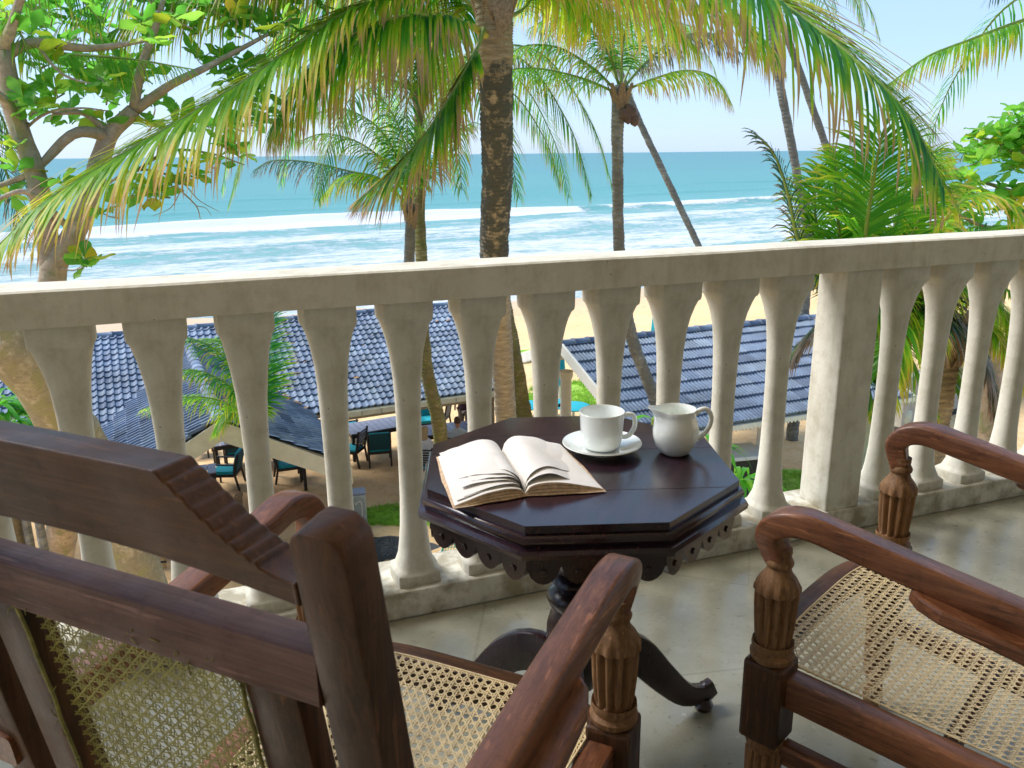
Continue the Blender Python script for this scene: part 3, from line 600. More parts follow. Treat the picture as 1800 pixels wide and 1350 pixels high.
for k in range(90):
    v = PR+random.random()*(PR-PE)*.97; z = PRZ-(v-PR)*math.tan(pth)+.03+random.uniform(0, .03); c = pp(PU0+random.uniform(-.05, .25), v, z); a = random.uniform(0, 6.28); r = random.uniform(.04, .09)
    lt.add([c+Vector((math.cos(a), math.sin(a), .2))*r, c+Vector((-math.sin(a), math.cos(a), .4))*r*.6, c-Vector((math.cos(a), math.sin(a), 0))*r, c-Vector((-math.sin(a), math.cos(a), 0))*r*.6], [(0, 1, 2, 3)])
tag(lt.build('fallen_leaves', M['litter'], None, False), 'brown leaf litter along the seaward verge of the pavilion roof', 'leaf litter', kind='stuff')
pc_ = on(994, 792, GZ); pcu, pcv = pc_.dot(PW), pc_.dot(PN)
MB().lathe([(.19, GZ-.2), (.19, GZ+.12), (.15, GZ+.15), (.14, at(994, 668, pc_.y).z), (.18, at(994, 660, pc_.y).z), (.18, at(994, 652, pc_.y).z)], 16, Matrix.Translation((pc_.x, pc_.y, 0))).build('column', M['white'], pav, fix=True)
for u, v in ((8.3, 13.1), (8.3, 18.2), (11, 13.0), (11, 18.2), (14, 13.0), (14, 18.2)):
    c = MB().lathe([(.19, GZ-.2), (.19, GZ+.12), (.15, GZ+.15), (.135, -4.05), (.17, -4.0), (.18, -3.85), (.18, -3.72)], 16, Matrix.Translation(pp(u, v, 0))).build('column', M['white'], pav, fix=True)

# ------------------------------------------------------------------ beach furniture
def make_dchair():
    t = empty('dining_chair')
    dw = M['darkwood']; R_ = lambda n, *d, m=dw: MB().box(*d).build(n, m, t, False, bevel=.006)
    for sx in (-1, 1):
        x = .27*sx
        MB().sweep([(x, .26, 0), (x, .25, .64)], rsec(.045, .045)).build('leg', dw, t)
        MB().sweep([(x, -.33, 0), (x, -.25, .40), (x, -.27, .6), (x, -.36, .90)], rsec(.045, .05), up=Vector((0, 1, 0))).build('leg', dw, t)
        MB().sweep([(x, -.28, .63), (x, .29, .655)], rsec(.06, .03)).build('arm', dw, t)
    R_('seat_frame', -.27, .27, -.27, .27, .33, .39)
    R_('seat_cushion', -.25, .25, -.24, .27, .392, .47, m=M['teal'])
    c = MB().box(-.25, .25, -.035, .035, 0, .46, Matrix.Translation((0, -.235, .47)) @ Matrix.Rotation(R(13), 4, 'X')).build('back_cushion', M['teal'], t, False, bevel=.02)
    MB().box(-.25, .25, -.012, .012, 0, .46, Matrix.Translation((0, -.285, .46)) @ Matrix.Rotation(R(13), 4, 'X')).build('back_panel', M['tealdark'], t, False)
    return t
def make_schair():
    t = empty('slat_back_chair'); dw = M['darkwood']
    for sx in (-1, 1):
        x = .25*sx
        MB().sweep([(x, .24, 0), (x, .24, .43)], rsec(.045, .045)).build('leg', dw, t)
        MB().sweep([(x, -.30, 0), (x, -.24, .42), (x, -.34, .98)], rsec(.045, .05), up=Vector((0, 1, 0))).build('leg', dw, t)
    MB().box(-.25, .25, -.24, .26, .37, .43).build('seat_frame', dw, t, False)
    for k in range(7):
        z = .52+k*.065; MB().box(-.23, .23, -.262-(z-.43)*.17, -.242-(z-.43)*.17, z, z+.035).build('slat', dw, t, False)
    MB().box(-.24, .24, -.22, .25, .432, .485).build('seat_cushion', M['teal'], t, False, bevel=.015)
    return t
def make_table(L=1.5, W=.85, name='dining_table', n=11):
    t = empty(name); dw = M['darkwood']
    for k in range(n):
        x = -L/2+k*L/n; MB().box(x+.006, x+L/n-.006, -W/2, W/2, .725, .748).build('slat', M['slat'], t, False)
    b = MB(); b.box(-L/2+.02, L/2-.02, -W/2+.01, -W/2+.04, .62, .724); b.box(-L/2+.02, L/2-.02, W/2-.04, W/2-.01, .62, .724); b.box(-L/2+.01, -L/2+.04, -W/2+.04, W/2-.04, .62, .724); b.box(L/2-.04, L/2-.01, -W/2+.04, W/2-.04, .62, .724); b.build('apron', dw, t, False)
    for sx in (-1, 1):
        for sy in (-1, 1): MB().box(sx*(L/2-.06)-.035, sx*(L/2-.06)+.035, sy*(W/2-.06)-.035, sy*(W/2-.06)+.035, 0, .72).build('leg', dw, t, False)
    return t
dc = make_dchair(); scb = make_schair(); first = {id(dc): True, id(scb): True}
def put(proto, P, rz, label, cat, group=None):
    o = proto if first.pop(id(proto), None) else copy_tree(proto)
    o.location = (P.x, P.y, gz(P.x, P.y)-.02); o.rotation_euler = (0, 0, rz); return tag(o, label, cat, group)
CH = 'teal cushioned armchairs on the sand'
put(dc, on(668, 812, GZ), R(12), 'armchair with dark teal back turned to the balcony, in front of the slatted table', 'chair', CH)
put(dc, on(613, 772, GZ), R(-78), 'teal armchair at the left end of the slatted table on the sand', 'chair', CH)
put(scb, on(620, 815, GZ), R(75), 'teal seated chair seen from its side between two balusters, nearest the steel bin', 'chair', CH)
put(dc, on(402, 855, GZ), R(92), 'teal armchair in profile beside the small lilac table under the porch', 'chair', CH)
put(dc, on(352, 800, GZ), R(-80), 'teal armchair leftmost on the sand, facing right under the porch gable', 'chair', CH)
put(dc, on(418, 818, GZ), R(25), 'armchair with dark teal back partly behind the third baluster', 'chair', CH)
put(dc, on(508, 842, GZ), R(-70), 'teal armchair right of the small green palm stem under the porch', 'chair', CH)
put(dc, on(500, 808, GZ), R(165), 'dark armchair half hidden behind the porch barge board', 'chair', CH)
put(scb, on(772, 758, GZ), R(78), 'dark slat backed chair beside the mossy leaning palm trunk', 'chair', 'slat backed chairs on the sand')
put(dc, on(752, 762, GZ), R(-160), 'teal armchair half hidden by the mossy leaning palm trunk', 'chair', CH)
t1 = make_table(1.75, .9); P = on(668, 793, GZ); t1.location = (P.x, P.y, GZ); t1.rotation_euler = (0, 0, R(28)); tag(t1, 'long dark table with slatted grey top on the open sand', 'table')
def table2(name, P, rz, L, W, label, n):
    t = make_table(L, W, name, n); t.location = (P.x, P.y, GZ); t.rotation_euler = (0, 0, rz); tag(t, label, 'table')
table2('dining_table', on(425, 818, GZ), R(25), 1.3, .85, 'dark legged table under the porch between two teal armchairs', 8)
table2('dining_table', on(568, 848, GZ), R(20), 1.0, .8, 'dark table beside the weathered porch post', 6)
table2('side_table', on(355, 880, GZ), R(20), .75, .6, 'small lilac topped table in front of the porch, nearest the balcony', 4)
table2('dining_table', on(790, 800, GZ), R(18), 1.3, .8, 'dark table where the two guests sit by the mossy palm', 8)
# bin
bp = on(631, 921, GZ); bn = empty('litter_bin', (bp.x, bp.y, gz(bp.x, bp.y)), R(14), 'grey steel bin with dark lid standing at the edge of the sand', 'bin')
MB().box(-.17, .17, -.17, .17, 0, .72).build('body', M['binm'], bn, False, bevel=.03)
MB().box(-.175, .175, -.175, .175, .722, .76).build('lid', M['slat'], bn, False, bevel=.012)
MB().tube(crv([(-.04, -.175, .52), (-.05, -.20, .56), (.06, -.20, .58), (.07, -.20, .3), (0, -.20, .12), (-.05, -.175, .16)], 20), .009, 6).build('handle', M['white'], bn)
# driftwood stump
dp = on(420, 902, GZ); ds = MB().tube([(dp.x-.15, dp.y, GZ-.1), (dp.x-.05, dp.y+.03, GZ+.2), (dp.x+.05, dp.y, GZ+.42), (dp.x+.12, dp.y-.05, GZ+.5)], [.16, .14, .09, .03], 9, wob=.25).build('driftwood', M['fibre'], None)
tag(ds, 'pale weathered stump on the sand below the porch', 'stump')
# beach umbrellas and teal round tables near the pavilion
def umbrella(P, h, label, r=.16):
    t = empty('closed_umbrella', P, 0, label, 'umbrella', 'closed teal beach umbrellas')
    MB().tube([(0, 0, 0), (0, 0, h)], .025, 8).build('pole', M['white'], t)
    def md(a, z): return 1+.16*math.cos(8*a)
    MB().lathe([(.02, h+.05), (r*.55, h-.15), (r*.8, h-.7), (r, h-1.35), (r*.75, h-1.55), (r*.9, h-1.62)], 32, mod=md).build('canopy', M['teal'], t)
    MB().lathe([(.25, 0), (.25, .08), (.06, .12)], 16).build('base', M['coping'], t)
P = on(983, 716, GZ); umbrella(Vector((P.x, P.y, GZ)), 2.35, 'closed teal umbrella beside the white pavilion column')
P = on(1153, 640, GZ-.4); umbrella(Vector((P.x, P.y, GZ-.5)), 2.6, 'teal umbrella top just showing above the pavilion ridge', .22)
for px, py, lab in ((926, 738, 'round teal topped table left of the white pavilion column'), (972, 735, 'round teal topped table next to the closed umbrella'), (1008, 740, 'round teal topped table right of the white pavilion column')):
    P = on(px, py, GZ); t = empty('round_table', (P.x, P.y, GZ-.28), 0, lab, 'table', 'round teal tables by the pavilion')
    MB().lathe([(.46, .70), (.48, .71), (.48, .735), (.46, .745)], 28).build('tabletop', M['teal'], t)
    MB().lathe([(.25, 0), (.25, .04), (.04, .08), (.035, .69)], 16).build('leg', M['white'], t)

# people
def skin(name, joints, edges, mat, parent, sub=1):
    me = bpy.data.meshes.new(name); me.from_pydata([j[:3] for j in joints], edges, []); o = bpy.data.objects.new(name, me); COL.objects.link(o); o.parent = parent
    me.materials.append(mat)
    md = o.modifiers.new('skin', 'SKIN'); md.use_smooth_shade = True
    for i, j in enumerate(joints): sv = me.skin_vertices[0].data[i]; sv.radius = (j[3], j[3] if len(j) < 5 else j[4]); sv.use_root = (i == 0)
    s = o.modifiers.new('sub', 'SUBSURF'); s.levels = 1; s.render_levels = sub; return o
def person(P, rz, label, sit, top, bottom, hair, long=False, cap=None, lean=.05):
    t = empty('person', (P.x, P.y, gz(P.x, P.y)), rz, label, 'person'); zh = .50 if sit else .92
    J = [(0, 0, zh, .13, .10), (0, lean*.5, zh+.22, .12, .09), (0, lean, zh+.43, .145, .09), (0, lean, zh+.52, .05), (0, lean+.01, zh+.62, .05)]
    E_ = [(0, 1), (1, 2), (2, 3), (3, 4)]
    for sx in (-1, 1):
        b0 = len(J)
        if sit: J += [(.09*sx, .06, zh, .085), (.12*sx, .42, zh+.02, .06), (.12*sx, .44, .25, .05), (.12*sx, .43, .06, .035), (.12*sx, .52, .03, .035)]
        else: J += [(.09*sx, 0, zh-.1, .085), (.10*sx, .02, zh-.45, .055), (.10*sx, -.02, .12, .038), (.10*sx, .02, .05, .035), (.10*sx, .12, .03, .03)]
        E_ += [(0, b0)]+[(b0+i, b0+i+1) for i in range(4)]
        a0 = len(J)
        if sit: J += [(.19*sx, lean, zh+.44, .05), (.24*sx, lean+.05, zh+.2, .04), (.18*sx, lean+.30, zh+.22, .03), (.15*sx, lean+.38, zh+.24, .025)]
        else: J += [(.19*sx, lean, zh+.44, .05), (.24*sx, lean-.02, zh+.18, .04), (.24*sx, lean+.05, zh-.06, .03), (.23*sx, lean+.08, zh-.14, .025)]
        E_ += [(2, a0)]+[(a0+i, a0+i+1) for i in range(3)]
    bod = skin('body', J, E_, M['skin'], t)
    hd = MB().lathe([(.001, -.12), (.045, -.115), (.06, -.08), (.072, -.03), (.078, .02), (.074, .07), (.05, .11), (.001, .125)], 14, Matrix.Translation((0, lean+.02, zh+.70)) @ Matrix.Diagonal((1, 1.15, 1, 1)), caps=False)
    hd.box(-.01, .01, .10, .115, -.03, .01, Matrix.Translation((0, lean+.01, zh+.70))); hd.lathe([(.001, -.02), (.015, 0), (.001, .02)], 6, Matrix.Translation((-.077, lean+.02, zh+.70)), caps=False); hd.lathe([(.001, -.02), (.015, 0), (.001, .02)], 6, Matrix.Translation((.077, lean+.02, zh+.70)), caps=False)
    hd.build('head', M['skin'], t)
    hb = MB(); hb.lathe([(.081, -.02), (.086, .03), (.082, .08), (.055, .125), (.001, .14)], 14, Matrix.Translation((0, lean+.0, zh+.70)) @ Matrix.Diagonal((1, 1.12, 1, 1)), caps=False)
    if long: hb.lathe([(.06, -.36), (.085, -.25), (.09, -.1), (.085, .05), (.05, .12)], 12, Matrix.Translation((0, lean-.035, zh+.70)) @ Matrix.Diagonal((1, .75, 1, 1)))
    hb.build('hair', hair, t)
    if cap: MB().lathe([(.13, .05), (.09, .06), (.088, .12), (.05, .16), (.001, .165)], 14, Matrix.Translation((0, lean+.02, zh+.70)), caps=False).build('cap', cap, t)
    s = [(j[0], j[1], j[2], j[3]+.032, (j[4] if len(j) > 4 else j[3])+.032) for j in J]
    a1 = 10 if True else 0; idx = [0, 1, 2]+[9+5, 9+6] if False else None
    # shirt follows torso and upper arms, trousers follow the legs
    la = 5+5; ra_ = 5+5+4+5
    g = MB(); el = lambda a, b_: [(a*math.cos(6.283*k/14), b_*math.sin(6.283*k/14)) for k in range(14)]
    g.sweep([(0, -.01, zh-.10), (0, 0, zh), (0, lean*.5, zh+.2), (0, lean, zh+.36), (0, lean, zh+.46), (0, lean, zh+.52), (0, lean, zh+.55)], [el(.19, .13), el(.185, .13), el(.175, .125), el(.20, .13), el(.205, .12), el(.13, .09), el(.06, .065)], up=Vector((0, 1, 0)))
    for b0 in (la, ra_): g.tube([Vector(J[b0][:3])*.9+Vector((0, 0, (zh+.45)*.1)), Vector(J[b0+1][:3]), Vector(J[b0+1][:3]).lerp(Vector(J[b0+2][:3]), .5)], [.075, .062, .055], 10, up=Vector((0, 1, 0)))
    g.build('shirt', top, t)
    l1 = 5; l2 = 5+9
    skin('trousers', [s[0]]+s[l1:l1+3]+s[l2:l2+3], [(0, 1), (1, 2), (2, 3), (0, 4), (4, 5), (5, 6)], bottom, t)
    return t
P = on(806, 822, GZ); person(P, R(0), 'seated man in pale blue shirt seen from behind above the book', True, M['shirtb'], M['khaki'], M['hairb'])
P = on(748, 842, GZ); person(P, R(-20), 'seated woman with long blond hair and white top by the mossy palm', True, M['shirtw'], M['khaki'], M['hairy'], True)
P = on(818, 770, GZ); person(P, R(160), 'standing person in plum shirt and reddish cap under the roof edge', False, M['plum'], M['khaki'], M['hairb'], cap=M['hat'])
for px, py, lab in ((806, 830, 'dark chair under the man in the pale blue shirt'), (748, 850, 'dark chair under the woman with long blond hair')):
    put(scb, on(px, py-6, GZ), R(-5), lab, 'chair', 'slat backed chairs on the sand')

# right: boundary wall, jar, low wall with coping, white post, gate, net
P = on(1700, 720, GZ); w0 = empty('boundary_wall', (P.x, P.y, GZ), R(35), 'pale grey boundary wall behind the palm fronds on the right', 'wall')
MB().box(-3.6, 9, 0, .2, -.3, 1.5).build('panel', M['greywall'], w0, False); MB().box(-3.6, 9, -.03, .23, -.3, .16).build('skirting', M['stone'], w0, False); MB().box(-3.6, 9, -.04, .24, 1.502, 1.58).build('coping', M['greywall'], w0, False)
P = on(1575, 752, GZ); o = MB().lathe([(.18, 0), (.30, .12), (.38, .34), (.36, .55), (.26, .70), (.20, .76), (.24, .80), (.20, .79), (.15, .72)], 28, Matrix.Translation((0, 0, 0))).build('clay_jar', M['pot'], None); o.location = (P.x, P.y, GZ-.02)
tag(o, 'round pale green clay jar on the lawn beyond the balusters', 'jar')
P = on(1315, 800, -4.6); lw = empty('stone_wall', (P.x, P.y, GZ), R(12), 'dark stone wall with pale lilac coping below the round table', 'wall')
MB().box(-.35, .42, 0, .6, 0, 1.5).build('masonry', M['stone'], lw, False, bevel=.02); MB().box(-.42, .46, -.05, .75, 1.503, 1.58).build('coping', M['coping'], lw, False, bevel=.01)
P = on(1390, 905, -3.9); o = MB().box(-.05, .05, -.05, .05, -.02, 1.05).build('white_post', M['white'], None, False, bevel=.008); o.location = (P.x, P.y, -4.6); o.scale = (1, 1, 1); tag(o, 'slim white post showing beside the square pier', 'post')
MB_ = MB().box(-.05, .05, -.05, .05, -1.6, -.022); b_ = MB_.build('footing', M['stone'], o, False)
P = on(250, 1002, GZ); gt_ = empty('bamboo_gate', (P.x, P.y, GZ), R(10), 'low brown bamboo gate seen under the crest of the near chair', 'gate')
for k in range(9): MB().tube([(-.4+k*.1, 0, -.05), (-.4+k*.1, 0, .62)], .035, 7).build('bamboo_pole', M['bamboo'], gt_)
for z in (.15, .5): MB().tube([(-.46, -.045, z), (.46, -.045, z)], .02, 6).build('rail', M['darkwood'], gt_)
# hammock net corner
P = on(795, 965, -4.2); nm_ = MB()
A0, A1, A2, A3 = on(775, 975, -5.6), on(790, 928, -5.6), on(822, 945, -5.6), on(812, 985, -5.6)
for k in range(9):
    q = k/8; nm_.tube([A0.lerp(A3, q), A1.lerp(A2, q)+Vector((0, 0, .0))], .007, 4); nm_.tube([A0.lerp(A1, q), A3.lerp(A2, (q+.35) % 1)], .007, 4)
nm_.tube([A0, A1], .02, 6); nm_.tube([A1, A2], .014, 6)
o = nm_.build('hammock_net', M['net'], None); tag(o, 'green net corner of a hammock below the octagonal table', 'hammock')

# ================================================================== palms
def frond_into(leaf, stem, path, L=.7, n=80, wid=.022, dry=.0, droop=1.0, start=.12, stem_r=.028, spread=1.0, sweep=.55, tipdry=.35, ragged=.12, side_bias=0, segs=4, sag=1.0, upv=None, blow=None, bdroop=.35):
    """path: world points from the crown outwards. Adds stalk to stem and leaflets to leaf. Col: r along leaflet, g random, b dryness."""
    pts = crv(path, 26); m = len(pts)-1
    stem.tube(pts, [stem_r*(1-.88*(i/m))+.003 for i in range(m+1)], 6)
    seglen = [0]
    for i in range(m): seglen.append(seglen[-1]+(pts[i+1]-pts[i]).length)
    T = seglen[-1]
    for side in (-1, 1):
        for k in range(n):
            q = start+(1-start)*(k+random.uniform(-.3, .3))/n; q = min(max(q, 0), .999); s = q*T
            i = next((j for j in range(m) if seglen[j+1] >= s), m-1); f = (s-seglen[i])/max(1e-6, seglen[i+1]-seglen[i]); P = pts[i].lerp(pts[i+1], f); t = (pts[i+1]-pts[i]).normalized()
            U = Vector(upv) if upv is not None else Vector((0, 0, 1))
            sd = t.cross(U)
            if sd.length < .1: sd = Vector((1, 0, 0))
            sd.normalize(); up = sd.cross(t).normalized()
            prof = min(1, .45+2.6*(q-start))*(1-.72*max(0, (q-.55)/.45)**1.6); l = L*prof*random.uniform(.82, 1.12)*(1+side_bias*side)
            if random.random() < ragged: l *= random.uniform(.35, .8)
            bl = blow is not None and side == blow and random.random() < .85
            d = (sd*side*spread*(.55 if bl else 1)+t*((2.1 if bl else sweep)+.9*q*q)+up*random.uniform(.05, .30)*(1.9 if bl else 1)); d.normalize()
            w_ = wid*random.uniform(.75, 1.15)*(1-.45*q); r2 = random.random(); dd = dry+(.24 if bl else 0)+random.gauss(0, .05)+(.22 if random.random() < .10 else 0)
            dr = (bdroop if bl else droop)*random.uniform(.6, 1.4); pos = P.copy(); st = l/segs; rows = []
            jx = Vector((random.uniform(-1, 1), random.uniform(-1, 1), 0))*.10
            for j in range(segs+1):
                u = j/segs; nrm = up+sd*side*.35; wv = d.cross(nrm)
                if wv.length < 1e-4: wv = t.copy()
                wv.normalize(); ww = w_*(.55 if j == 0 else 1 if j < segs*.5 else .75 if j < segs else 0)
                rows.append((pos-wv*ww*.5, pos+wv*ww*.5))
                d = (d+Vector((0, 0, -1))*dr*(.25+.55*u)*(4/segs)*sag+jx*u).normalized(); pos = pos+d*st
            vs = []; cs = []
            for j, (a, b2) in enumerate(rows):
                u = j/segs; c = (u**2.2*(1 if random.random() < .75 else .5)+max(0, u-.55)*tipdry*2, r2, .5+dd-.12, 1)
                if j < segs: vs += [a, b2]; cs += [c, c]
                else: vs.append((a+b2)/2); cs.append(c)
            fs = [(2*j, 2*j+1, 2*j+3, 2*j+2) for j in range(segs-1)]+[(2*segs-2, 2*segs-1, 2*segs)]
            leaf.add(vs, fs, cs)
def frond(parent, path, mat='frond', stem='greenstem', fix=True, **k):
    lf, sm = MB(), MB(); frond_into(lf, sm, path, **k)
    o = lf.build('frond', M[mat], parent, False, fix=fix); sm.build('stalk', M[stem], o)
    return o
def px(*pts): return [at(*p) for p in pts]
def trunk(parent, pts, rads, mat, ring=.085, seg=18, amp=.05, wobble=.02):
    L = sum((Vector(pts[i+1])-Vector(pts[i])).length for i in range(len(pts)-1)); n = max(10, int(L/ring)); P = crv(pts, n*2); rr = []
    for i in range(n*2+1):
        q = i/(n*2); k = q*(len(rads)-1); a = int(min(k, len(rads)-2)); r = rads[a]+(rads[a+1]-rads[a])*(k-a)
        rr.append(r*(1+(amp if i % 2 else -amp*.4))*(1+wobble*mnoise.noise(Vector((i*.31, 5, 1)))*2))
    b = MB(); b.tube(P, rr, seg, up=Vector((0, 1, 0)))
    for i, v in enumerate(b.v):
        v = Vector(v); d = mnoise.noise(v*5)*.022*min(1, rads[0]/.15); b.v[i] = (v.x+d, v.y+d*.5, v.z)
    return b.build('trunk', M[mat], parent, fix=True, angle=180)
def heart(parent, P, r, h=.5, n=7):   # sheaths and fibre where the fronds leave the trunk
    b = MB()
    for k in range(n):
        a = 6.283*k/n+.3; d = Vector((math.cos(a), math.sin(a), 0)); b.sweep([P+d*r*.6-UP*h*.5, P+d*r*1.1+UP*.0, P+d*r*1.8+UP*h*.5], [rsec(r*1.3, .03), rsec(r*1.2, .03), rsec(r*.5, .02)], up=d)
    return b.build('crown_fibre', M['fibre'], parent, fix=True)
def radial(parent, C, n, L, lift=(.1, .9), mat='frond', seed=0, Lf=None, nl=64, wid=.032, dry=0, droop=1, stem='greenstem', azs=None, sagf=1.0, **k):
    random.seed(seed)
    for i in range(n):
        az = azs[i] if azs else 6.283*i/n+random.uniform(-.25, .25); e = random.uniform(*lift); d = Vector((math.cos(az), math.sin(az), 0)); l = L*random.uniform(.85, 1.1)
        p = [C, C+d*l*.3+UP*l*.30*e, C+d*l*.65+UP*l*(.42*e-.10*sagf), C+d*l*.92+UP*l*(.30*e-.36*sagf), C+d*l*1.05+UP*l*(.15*e-.62*sagf)]
        frond(parent, p, mat, stem, L=(Lf or l*.26), n=nl, wid=wid, dry=dry+random.uniform(-.08, .12), droop=droop, stem_r=.02, segs=3, **k)

# --- tall palm whose trunk stands in the middle of the view
MC = at(868, 15, 10.4)
p0 = empty('palm_tree', (MC.x+.02, 16.5, GZ), 0, 'tall coconut palm with thick dark stained trunk rising in the middle of the view', 'palm tree')
trunk(p0, px((866, -60, 10.2), (868, 20, 10.4), (872, 130, 10.7), (874, 300, 11.6), (869, 450, 12.8), (880, 600, 14.2), (890, 735, 15.6))+[Vector((on(900, 830, GZ).x+.05, 17.0, GZ-.2))], [.19, .215, .20, .205, .215, .20, .20, .25], 'barkmain', amp=.05)
heart(p0, MC+UP*.1, .22, .5)
MB().sweep([MC+UP*.35+Vector((.05, -.12, 0)), MC+Vector((.10, -.26, .05)), MC+Vector((.11, -.25, -.18)), MC+Vector((.06, -.235, -.34))], [rsec(.22, .03), rsec(.26, .03), rsec(.18, .03), rsec(.05, .02)], up=Vector((0, -1, 0))).build('frond_sheath', M['fibre'], p0, fix=True)
random.seed(11)
Y = 'yellowstem'
frond(p0, px((862, 5, 10.4), (790, -20, 10.0), (705, -8, 9.6), (600, 27, 9.1), (480, 110, 8.5), (330, 205, 7.8), (180, 292, 7.2), (70, 362, 6.8), (0, 430, 6.5)), 'frondy', L=1.5, n=190, wid=.040, dry=.10, stem_r=.034, stem='greenstem', droop=.62, tipdry=.9, sweep=.6, start=.2, spread=.8, ragged=.2, blow=1, bdroop=.30, segs=5)
frond(p0, px((860, -20, 10.4), (740, -75, 10.0), (560, -80, 9.5), (400, -40, 9.1), (280, 10, 8.8), (190, 60, 8.6)), 'frondy', L=1.25, n=140, wid=.042, dry=.04, droop=1.05, tipdry=.4, start=.2)
frond(p0, px((855, 62, 10.3), (815, 40, 10.0), (750, 28, 9.7), (680, 36, 9.4), (600, 75, 9.1), (530, 140, 8.9), (480, 220, 8.8)), L=1.35, n=150, wid=.042, dry=.05, stem_r=.04, stem=Y, droop=1.2, tipdry=.7)
frond(p0, px((850, 50, 10.2), (838, 85, 10.0), (795, 165, 9.8), (745, 240, 9.6), (692, 300, 9.5), (640, 345, 9.5)), L=1.1, n=130, wid=.045, dry=.12, droop=.7, tipdry=.9, sweep=.7, start=.14, blow=1, bdroop=.3)
frond(p0, px((855, 0, 10.6), (760, -60, 10.9), (660, -20, 11.2), (590, 60, 11.4), (545, 170, 11.5)), 'frond', L=1.4, n=130, wid=.042, dry=-.02, droop=1.1, tipdry=.5)
frond(p0, px((880, 5, 10.4), (980, -70, 9.8), (1160, -85, 9.1), (1320, -25, 8.4), (1425, 42, 8.0), (1520, 122, 7.6), (1600, 208, 7.3), (1660, 330, 7.0)), L=1.5, n=165, wid=.046, dry=.03, stem_r=.036, stem='greenstem', droop=.8, tipdry=.8, sweep=.45, start=.25, ragged=.2, blow=-1, bdroop=.25, segs=5)
frond(p0, px((882, 15, 10.4), (950, -45, 10.2), (1060, -60, 9.9), (1180, -35, 9.7), (1290, 20, 9.5), (1365, 95, 9.4)), 'frondy', L=1.2, n=140, wid=.042, dry=.10, droop=1.0, tipdry=.9, start=.2)
frond(p0, px((880, 10, 10.6), (960, -30, 10.9), (1060, -25, 11.2), (1160, 20, 11.5), (1230, 90, 11.6)), 'frondy', L=1.15, n=120, wid=.042, dry=.14, droop=1.0, tipdry=.7)
frond(p0, px((885, 30, 10.4), (905, 25, 10.6), (925, 10, 10.9), (960, -30, 11.4), (1040, -80, 12)), 'frondy', L=.5, n=30, dry=0)
fd = dict(L=1.3, n=120, wid=.042, droop=1.05, tipdry=.6)
frond(p0, px((850, 20, 10.7), (740, -40, 11.2), (620, -30, 11.6), (520, 30, 11.8), (450, 120, 11.9)), 'frond', dry=.04, **fd)
frond(p0, px((852, 10, 10.9), (800, -60, 11.6), (720, -40, 12.2), (660, 30, 12.6), (625, 120, 12.8)), 'frond', dry=.08, **fd)
frond(p0, px((850, -10, 10.0), (700, -120, 9.4), (540, -110, 9.0), (420, -60, 8.8)), 'frond', dry=0, **fd)
frond(p0, px((850, -20, 10.2), (640, -110, 9.6), (420, -95, 9.2), (250, -40, 8.9), (120, 30, 8.7)), 'frond', dry=.02, **fd)
frond(p0, px((850, 30, 10.9), (820, 10, 11.4), (770, 60, 11.9), (735, 150, 12.1)), 'frond', dry=.2, **fd)
frond(p0, px((885, 0, 10.9), (960, -60, 11.5), (1010, -30, 12), (1040, 40, 12.4)), 'frondy', dry=.12, **fd)
for k in range(5):
    a = R(20+k*55); frond(p0, [MC+UP*.2, MC+Vector((math.cos(a), math.sin(a), 1.3))*1.3, MC+Vector((math.cos(a), math.sin(a), .75))*2.8, MC+Vector((math.cos(a), math.sin(a), .25))*4.2], L=.9, n=55, wid=.034, droop=1.0)

# --- slender palm right of centre
C2 = at(1090, 172, 14.5)
p1 = empty('palm_tree', (3.4, 15.6, GZ), 0, 'slender grey trunked coconut palm right of the central trunk with tattered open crown', 'palm tree')
trunk(p1, px((1092, 150, 14.5), (1086, 200, 14.5), (1086, 330, 14.6), (1090, 450, 14.7), (1110, 590, 14.9), (1162, 740, 15.1))+[Vector((3.5, 15.6, GZ-.2))], [.10, .105, .095, .10, .11, .115, .15], 'barkgrey', seg=14)
heart(p1, C2, .12, .45)
for k, (dx, dz) in enumerate(((.16, -.32), (.24, -.24), (.08, -.26), (.30, -.36), (.18, -.20))):
    MB().lathe([(.001, -.11), (.07, -.07), (.085, 0), (.07, .07), (.001, .11)], 12, Matrix.Translation(C2+Vector((dx*.8, -.12, dz))), caps=False).build('coconut', M['coconut'], p1, fix=True)
random.seed(12)
fr = dict(L=.78, n=78, wid=.026, stem_r=.022, segs=4, tipdry=.9, droop=1.25, ragged=.25)
frond(p1, px((1085, 165, 14.5), (1050, 148, 14.3), (1000, 131, 14.0), (940, 120, 13.8), (890, 125, 13.6), (855, 150, 13.5)), 'frondy', dry=-.02, **fr)
frond(p1, px((1096, 160, 14.5), (1145, 140, 14.3), (1205, 124, 14.1), (1255, 136, 13.9), (1285, 180, 13.8)), 'frondy', dry=.22, **fr)
frond(p1, px((1083, 160, 14.5), (1045, 122, 14.4), (985, 85, 14.3), (925, 80, 14.2), (880, 105, 14.2)), dry=.12, **fr)
frond(p1, px((1088, 150, 14.5), (1070, 95, 14.4), (1030, 45, 14.3), (975, 30, 14.2), (930, 50, 14.1)), dry=.05, **fr)
frond(p1, px((1092, 150, 14.5), (1095, 80, 14.5), (1110, 20, 14.4), (1150, -15, 14.3), (1200, 0, 14.2)), dry=.1, **fr)
frond(p1, px((1098, 152, 14.5), (1140, 105, 14.5), (1195, 65, 14.4), (1255, 60, 14.3), (1305, 95, 14.3)), 'fronddark', dry=.15, **fr)
frond(p1, px((1090, 150, 14.6), (1060, 90, 15.2), (1065, 40, 16), (1080, 20, 17)), dry=0, **fr)
